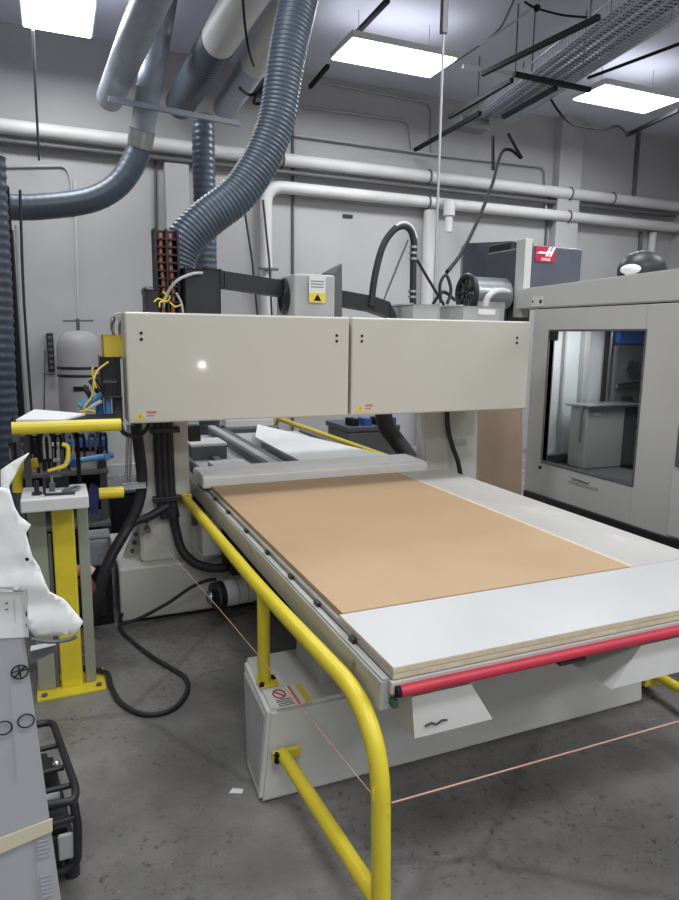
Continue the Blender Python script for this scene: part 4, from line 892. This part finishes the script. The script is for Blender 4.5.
tag(b.build('upright_hose'), 'blue ribbed hose dropping straight down the back wall behind the gantry', 'duct')
b = MB(); b.tube(curve([(1.314, 4.862, 3.900), (1.360, 4.986, 3.800), (1.441, 5.180, 3.720), (1.541, 5.398, 3.700)], 6), .010, M['ink'], 6)
tag(b.build('loose_wire'), 'thin black wire hanging between the two white ceiling pipes', 'wire')
b = MB(); b.tube(curve([(1.636, 6.186, 3.800), (1.763, 6.318, 3.800), (1.841, 6.199, 3.800), (1.923, 6.445, 3.800), (1.854, 6.507, 3.800), (1.808, 6.214, 3.800), (1.818, 5.998, 3.800)], 6), .014, M['ink'], 8)
tag(b.build('cable_coil'), 'small coil of black cable beside the ribbed extraction hose under the ceiling', 'cable')
# hanger struts
def strut(name, p, q, m, w, label, cat='support strut', grp=None):
    b = MB(); p = Vector(p); q = Vector(q); d = (q - p).normalized(); s = d.cross(Vector((0, 0, 1))).normalized() * w; u = s.cross(d).normalized() * w
    pts = [a + e * s + f * u for a in (p, q) for e in (-1, 1) for f in (-1, 1)]
    b.hull(pts, M[m]); return tag(b.build(name), label, cat, grp)
strut('hanger_strut', (0.557, 6.600, 3.683), (1.742, 6.600, 3.626), 'galv', .022, 'pale strut hung across under the ceiling ducts')
strut('hanger_strut', (3.817, 5.684, 4.080), (3.972, 4.376, 4.080), 'ink', .02, 'dark strut beside the cable tray, its near end at the black hanger knob')
strut('hanger_strut', (4.202, 6.869, 4.080), (4.160, 5.688, 4.080), 'ink', .02, 'dark strut below the thin rod, running into the cable tray junction')
strut('hanger_strut', (4.742, 6.614, 4.080), (4.677, 5.676, 4.080), 'ink', .02, 'dark strut along the lower side of the cable tray')
strut('hanger_strut', (5.078, 5.922, 4.300), (4.887, 4.462, 4.300), 'grey', .035, 'long grey strut above the light by the cable tray')
strut('hanger_strut', (3.948, 6.223, 4.350), (4.540, 6.178, 4.350), 'white', .018, 'short white strut between the middle ceiling light and the cable tray')
strut('hanger_strut', (4.002, 5.445, 4.030), (4.912, 5.463, 4.030), 'ink', .02, 'dark cross strut under the cable tray')
strut('hanger_strut', (4.367, 7.929, 4.000), (4.289, 6.392, 4.000), 'ink', .02, 'thin dark strut running from the back wall to the cable tray junction')
strut('hanger_strut', (7.072, 7.122, 4.300), (6.860, 6.140, 4.300), 'ink', .02, 'dark strut behind the light above the milling machine')
strut('hanger_strut', (2.902, 7.825, 4.500), (2.863, 7.171, 4.500), 'ink', .02, 'short dark strut at the near corner of the middle ceiling light')
strut('hanger_strut', (2.919, 6.597, 4.600), (2.900, 5.839, 4.600), 'ink', .02, 'dark channel on the ceiling above the middle ceiling light')
strut('hanger_strut', (5.206, 5.832, 4.300), (5.366, 4.869, 4.300), 'ink', .012, 'thin dark line strung above the light by the milling machine')
# cable tray
b = MB()
p = Vector((4.85, 6.95, 4.15)); q = Vector((4.30, 3.9, 4.15)); d = (q - p).normalized(); s = Vector((-d.y, d.x, 0)); L = (q - p).length
hw = .27
for k in range(13):
    o_ = s * (hw * (k / 6 - 1)); b.tube([p + o_, q + o_], .005, M['galv'], 6)
n = int(L / .05)
for k in range(n + 1):
    c = p + d * (L * k / n); b.tube([c - s * hw + Vector((0, 0, .09)), c - s * hw, c + s * hw, c + s * hw + Vector((0, 0, .09))], .005, M['galv'], 6)
for e in (-1, 1): b.tube([p + s * hw * e + Vector((0, 0, .09)), q + s * hw * e + Vector((0, 0, .09))], .010, M['steel'], 6)
CTY = b.build('cable_tray'); tag(CTY, 'wire mesh cable tray hung under the ceiling over the milling machine', 'cable tray')
for k in range(3):
    c = p + d * (L * (.05 + .4 * k))
    for e in (-1, 1): MB().cyl(c + s * hw * e, Vector(((c + s * hw * e).x, (c + s * hw * e).y, ZC)), .007, M['dgrey'], 6).build('hanger_rod', CTY)
b = MB()
for k in range(4): o_ = s * (-.2 + .11 * k) + Vector((0, 0, .03)); b.tube([p + o_, p.lerp(q, .5) + o_ + s * .02, q + o_], .022, M['dgrey'], 8)
b.build('cables', CTY, 'dark cables in the tray')
b = MB(); b.box((4.40, 6.92, 4.02), (4.78, 7.1, 4.14), M['dgrey'], .01)
tag(b.build('junction_box'), 'dark junction box under the far end of the cable tray', 'junction box')
# thin rods
for (pp, lb) in (((4.197, 5.696, 4.150), 'thin ceiling rod holding the dark strut by the cable tray'), ((4.023, 4.528, 4.120), 'thin ceiling rod beside the black hanger knob')):
    tag(MB().cyl(pp, (pp[0], pp[1], ZC), .008, M['dgrey'], 6).build('hanger_rod'), lb, 'rod')
b = MB(); b.tube(curve([(3.912, 5.379, 4.600), (4.128, 5.876, 4.600), (4.102, 6.168, 4.550), (4.033, 6.515, 4.500)], 6), .010, M['dgrey'], 6); b.tube(curve([(4.119, 5.284, 4.600), (4.172, 5.675, 4.600), (4.102, 6.168, 4.550)], 6), .012, M['grey'], 6)
tag(b.build('loose_wire'), 'pair of loose wires draped under the ceiling beside the middle light', 'wire')
b = MB(); b.tube(curve([(3.886, 5.186, 4.500), (4.041, 5.232, 4.500), (4.334, 5.239, 4.500), (4.292, 4.810, 4.300), (4.482, 4.802, 4.300)], 6), .010, M['ink'], 6); b.ball((4.034, 5.210, 4.490), .03, M['ink'])
tag(b.build('loose_wire'), 'black wire with round knob draped to the end of the dark strut', 'wire')
b = MB(); b.tube(curve([(5.606, 6.900, 4.482), (5.769, 6.900, 4.336), (5.962, 6.900, 4.236), (6.245, 6.900, 4.226), (6.485, 6.900, 4.244), (6.692, 6.900, 4.305), (6.869, 6.900, 4.220)], 6), .014, M['ink'], 6)
tag(b.build('loose_wire'), 'black wire sagging behind the light above the milling machine', 'wire')
b = MB(); b.tube(curve([(4.715, 6.200, 3.553), (4.617, 6.200, 3.663), (4.519, 6.200, 3.780)], 5), .016, M['ink'], 8); b.tube([(4.402, 6.300, 3.762), (4.423, 6.300, 3.423)], .018, M['ink'], 8)
b.tube(curve([(4.702, 6.200, 3.552), (4.568, 6.200, 3.617), (4.467, 6.200, 3.596), (4.340, 6.100, 3.441), (4.139, 5.900, 3.168), (3.720, 5.500, 2.741), (3.236, 5.000, 2.370), (2.786, 4.500, 2.144)], 8), .017, M['ink'], 8)
tag(b.build('power_cable'), 'black power cable dropping from the cable tray to the gantry top', 'cable')
# drop pole
c = (2.563, 4.300, 2.946)
b = MB(); b.cyl((c[0], 4.3, 1.78), (c[0], 4.3, ZC), .009, M['grey'], 10); dp = b.build('drop_pole'); tag(dp, 'thin pale pole dropping from the ceiling to the flat grey cabinet on the gantry', 'pole')
z = (2.535, 4.300, 3.693)[2]; MB().box((c[0] - .022, 4.28, z), (c[0] + .022, 4.32, z + .7), M['dgrey'], .004).build('channel', dp, 'dark channel at the top')

# ------------------------------------------------------------------ pipes and conduits on the back wall
def wall_pipe(name, path, r, m, label, cat='pipe', n=14, br=None): 
    return tag(MB().tube(path, r, M[m], n).build(name), label, cat)
o = wall_pipe('wall_pipe', [(-3.1, 8.0, 3.715), (9.1, 8.0, 3.715)], .075, 'pvc', 'upper of the two thick white pipes along the back wall', n=18)
for x in (2.62, 4.62, 6.95, 7.75): MB().tube([(x, 8.0 + .083 * math.sin(a * PI / 10), 3.715 + .083 * math.cos(a * PI / 10)) for a in range(20)], .012, M['dgrey'], 6, closed=True).build('pipe_strap', o, 'dark strap')
x = (2.416, 8.000, 3.238)[0]
o = wall_pipe('wall_pipe', bend([(x, 8.0, .1), (x, 8.0, 3.40), (9.1, 8.0, 3.40)], .22, 8), .072, 'pvc', 'lower of the two thick white pipes, turning down the wall behind the gantry', n=18)
for xx in (4.62, 6.95): MB().tube([(xx, 8.0 + .080 * math.sin(a * PI / 10), 3.40 + .080 * math.cos(a * PI / 10)) for a in range(20)], .012, M['dgrey'], 6, closed=True).build('pipe_strap', o, 'dark strap')
wall_pipe('wall_pipe', [(-3.1, 8.04, 3.585), (9.1, 8.04, 3.585)], .028, 'dgrey', 'thin dark tube for the shadow just under the upper white wall pipe')  # dark tube painted in as the upper pipe's shadow
b = MB(); b.box((x - .12, 7.89, 2.42), (x + .12, 7.925, 2.45), M['dgrey'], .004); tag(b.build('pipe_bracket'), 'dark bracket across the white downpipe behind the gantry', 'bracket')
for i, (pa, pb, lb) in enumerate((((2.083, 7.800, 3.175), (2.248, 7.800, 1.831), 'thin black cable slanting down the wall, before the white downpipe'), ((2.320, 7.800, 3.195), (2.421, 7.800, 1.835), 'thin black cable slanting down in front of the white downpipe'))):
    tag(MB().tube([pa, ((pa[0] + pb[0]) / 2 + .02, 7.8, (pa[2] + pb[2]) / 2), pb], .013, M['rubber'], 6).build('wall_cable'), lb, 'cable')
x = (2.799, 8.130, 3.293)[0]; wall_pipe('conduit', [(x, 8.13, .1), (x, 8.13, 4.3)], .018, 'dgrey', 'dark straight conduit down the wall between downpipe and grey blower box', 'conduit', 10)
x = (6.806, 8.130, 3.638)[0]; wall_pipe('conduit', [(x - .12, 8.13, 2.0), (x - .12, 8.13, 3.8)], .02, 'dgrey', 'dark conduit on the wall above the red emblem', 'conduit', 10)
wall_pipe('conduit', bend([(2.798, 8.090, 4.032), (4.832, 8.090, 4.028), (6.576, 8.090, 4.059), (6.628, 8.090, 3.410)], .12), .016, 'grey', 'thin conduit along the wall just above the upper white pipe', 'conduit', 8)
wall_pipe('conduit', bend([(2.926, 8.130, 4.374), (4.377, 8.130, 4.401), (4.433, 8.130, 4.067)], .12), .016, 'grey', 'thin conduit bending down the wall below the middle ceiling light', 'conduit', 8)
wall_pipe('conduit', bend([(3.170, 8.130, 4.690), (4.694, 8.130, 4.660), (4.733, 8.130, 4.064)], .12), .016, 'grey', 'topmost thin conduit on the wall, bending down beside the drop pole', 'conduit', 8)
wall_pipe('conduit', bend([(-0.385, 8.130, 3.347), (0.226, 8.130, 3.420), (0.269, 8.130, 3.282), (0.250, 8.130, 2.918)], .12), .014, 'grey', 'thin conduit on the wall above the dark bent duct', 'conduit', 8)
wall_pipe('conduit', [(-0.017, 6.900, 4.252), (-0.028, 7.400, 3.830), (-0.036, 8.000, 3.424)], .012, 'dgrey', 'thin dark conduit hanging below the ceiling light over the tank', 'conduit', 8)
wall_pipe('conduit', [(1.164, 8.130, 3.635), (1.146, 8.130, 2.769)], .014, 'dgrey', 'thin dark conduit on the wall beside the pale pilaster', 'conduit', 8)
x = (4.687, 8.000, 3.308)[0]; wall_pipe('wall_pipe', [(x, 8.05, .1), (x, 8.05, 3.31)], .085, 'pvc', 'pale downpipe on the wall behind the arched hose', n=14)
p = (4.796, 7.750, 3.363); b = MB(); b.cyl((p[0], 7.75, p[2] - .16), (p[0], 7.75, p[2] + .02), .075, M['pvc'], 18); b.cyl((p[0], 7.75, p[2] - .36), (p[0], 7.75, p[2] - .16), .05, M['pvc'], 16); b.tube([(p[0], 7.75, p[2]), (p[0], 7.95, 3.40)], .045, M['pvc'], 12)
tag(b.build('pipe_stub'), 'short white pipe cap hanging from the lower wall pipe', 'pipe')
for px, lb in ((650, 'pale conduit on the wall above the black dome'),):
    x = (8.510, 8.050, 3.329)[0]; wall_pipe('conduit', [(x, 8.12, 1.6), (x, 8.12, 3.31)], .03, 'dgrey', 'dark conduit on the wall above the black dome', 'conduit', 10)
    x = (8.717, 8.050, 3.344)[0]; wall_pipe('conduit', [(x, 8.085, 1.6), (x, 8.085, 3.31)], .06, 'pvc', 'thick pale conduit on the wall above the black dome', 'conduit', 12)
p = (3.538, 8.130, 3.163); b = MB(); b.box((p[0] - .07, 8.13, p[2] - .02), (p[0] + .07, 8.15, p[2] + .02), M['black'], .004); tag(b.build('wall_plate'), 'small black plate high on the wall above the grey blower box', 'plate')
x = (8.298, 7.900, 4.575)[0]; wall_pipe('conduit', [(x, 8.12, 3.8), (x, 8.12, 4.74)], .03, 'dgrey', 'dark conduit climbing the wall under the light above the milling machine', 'conduit', 10)
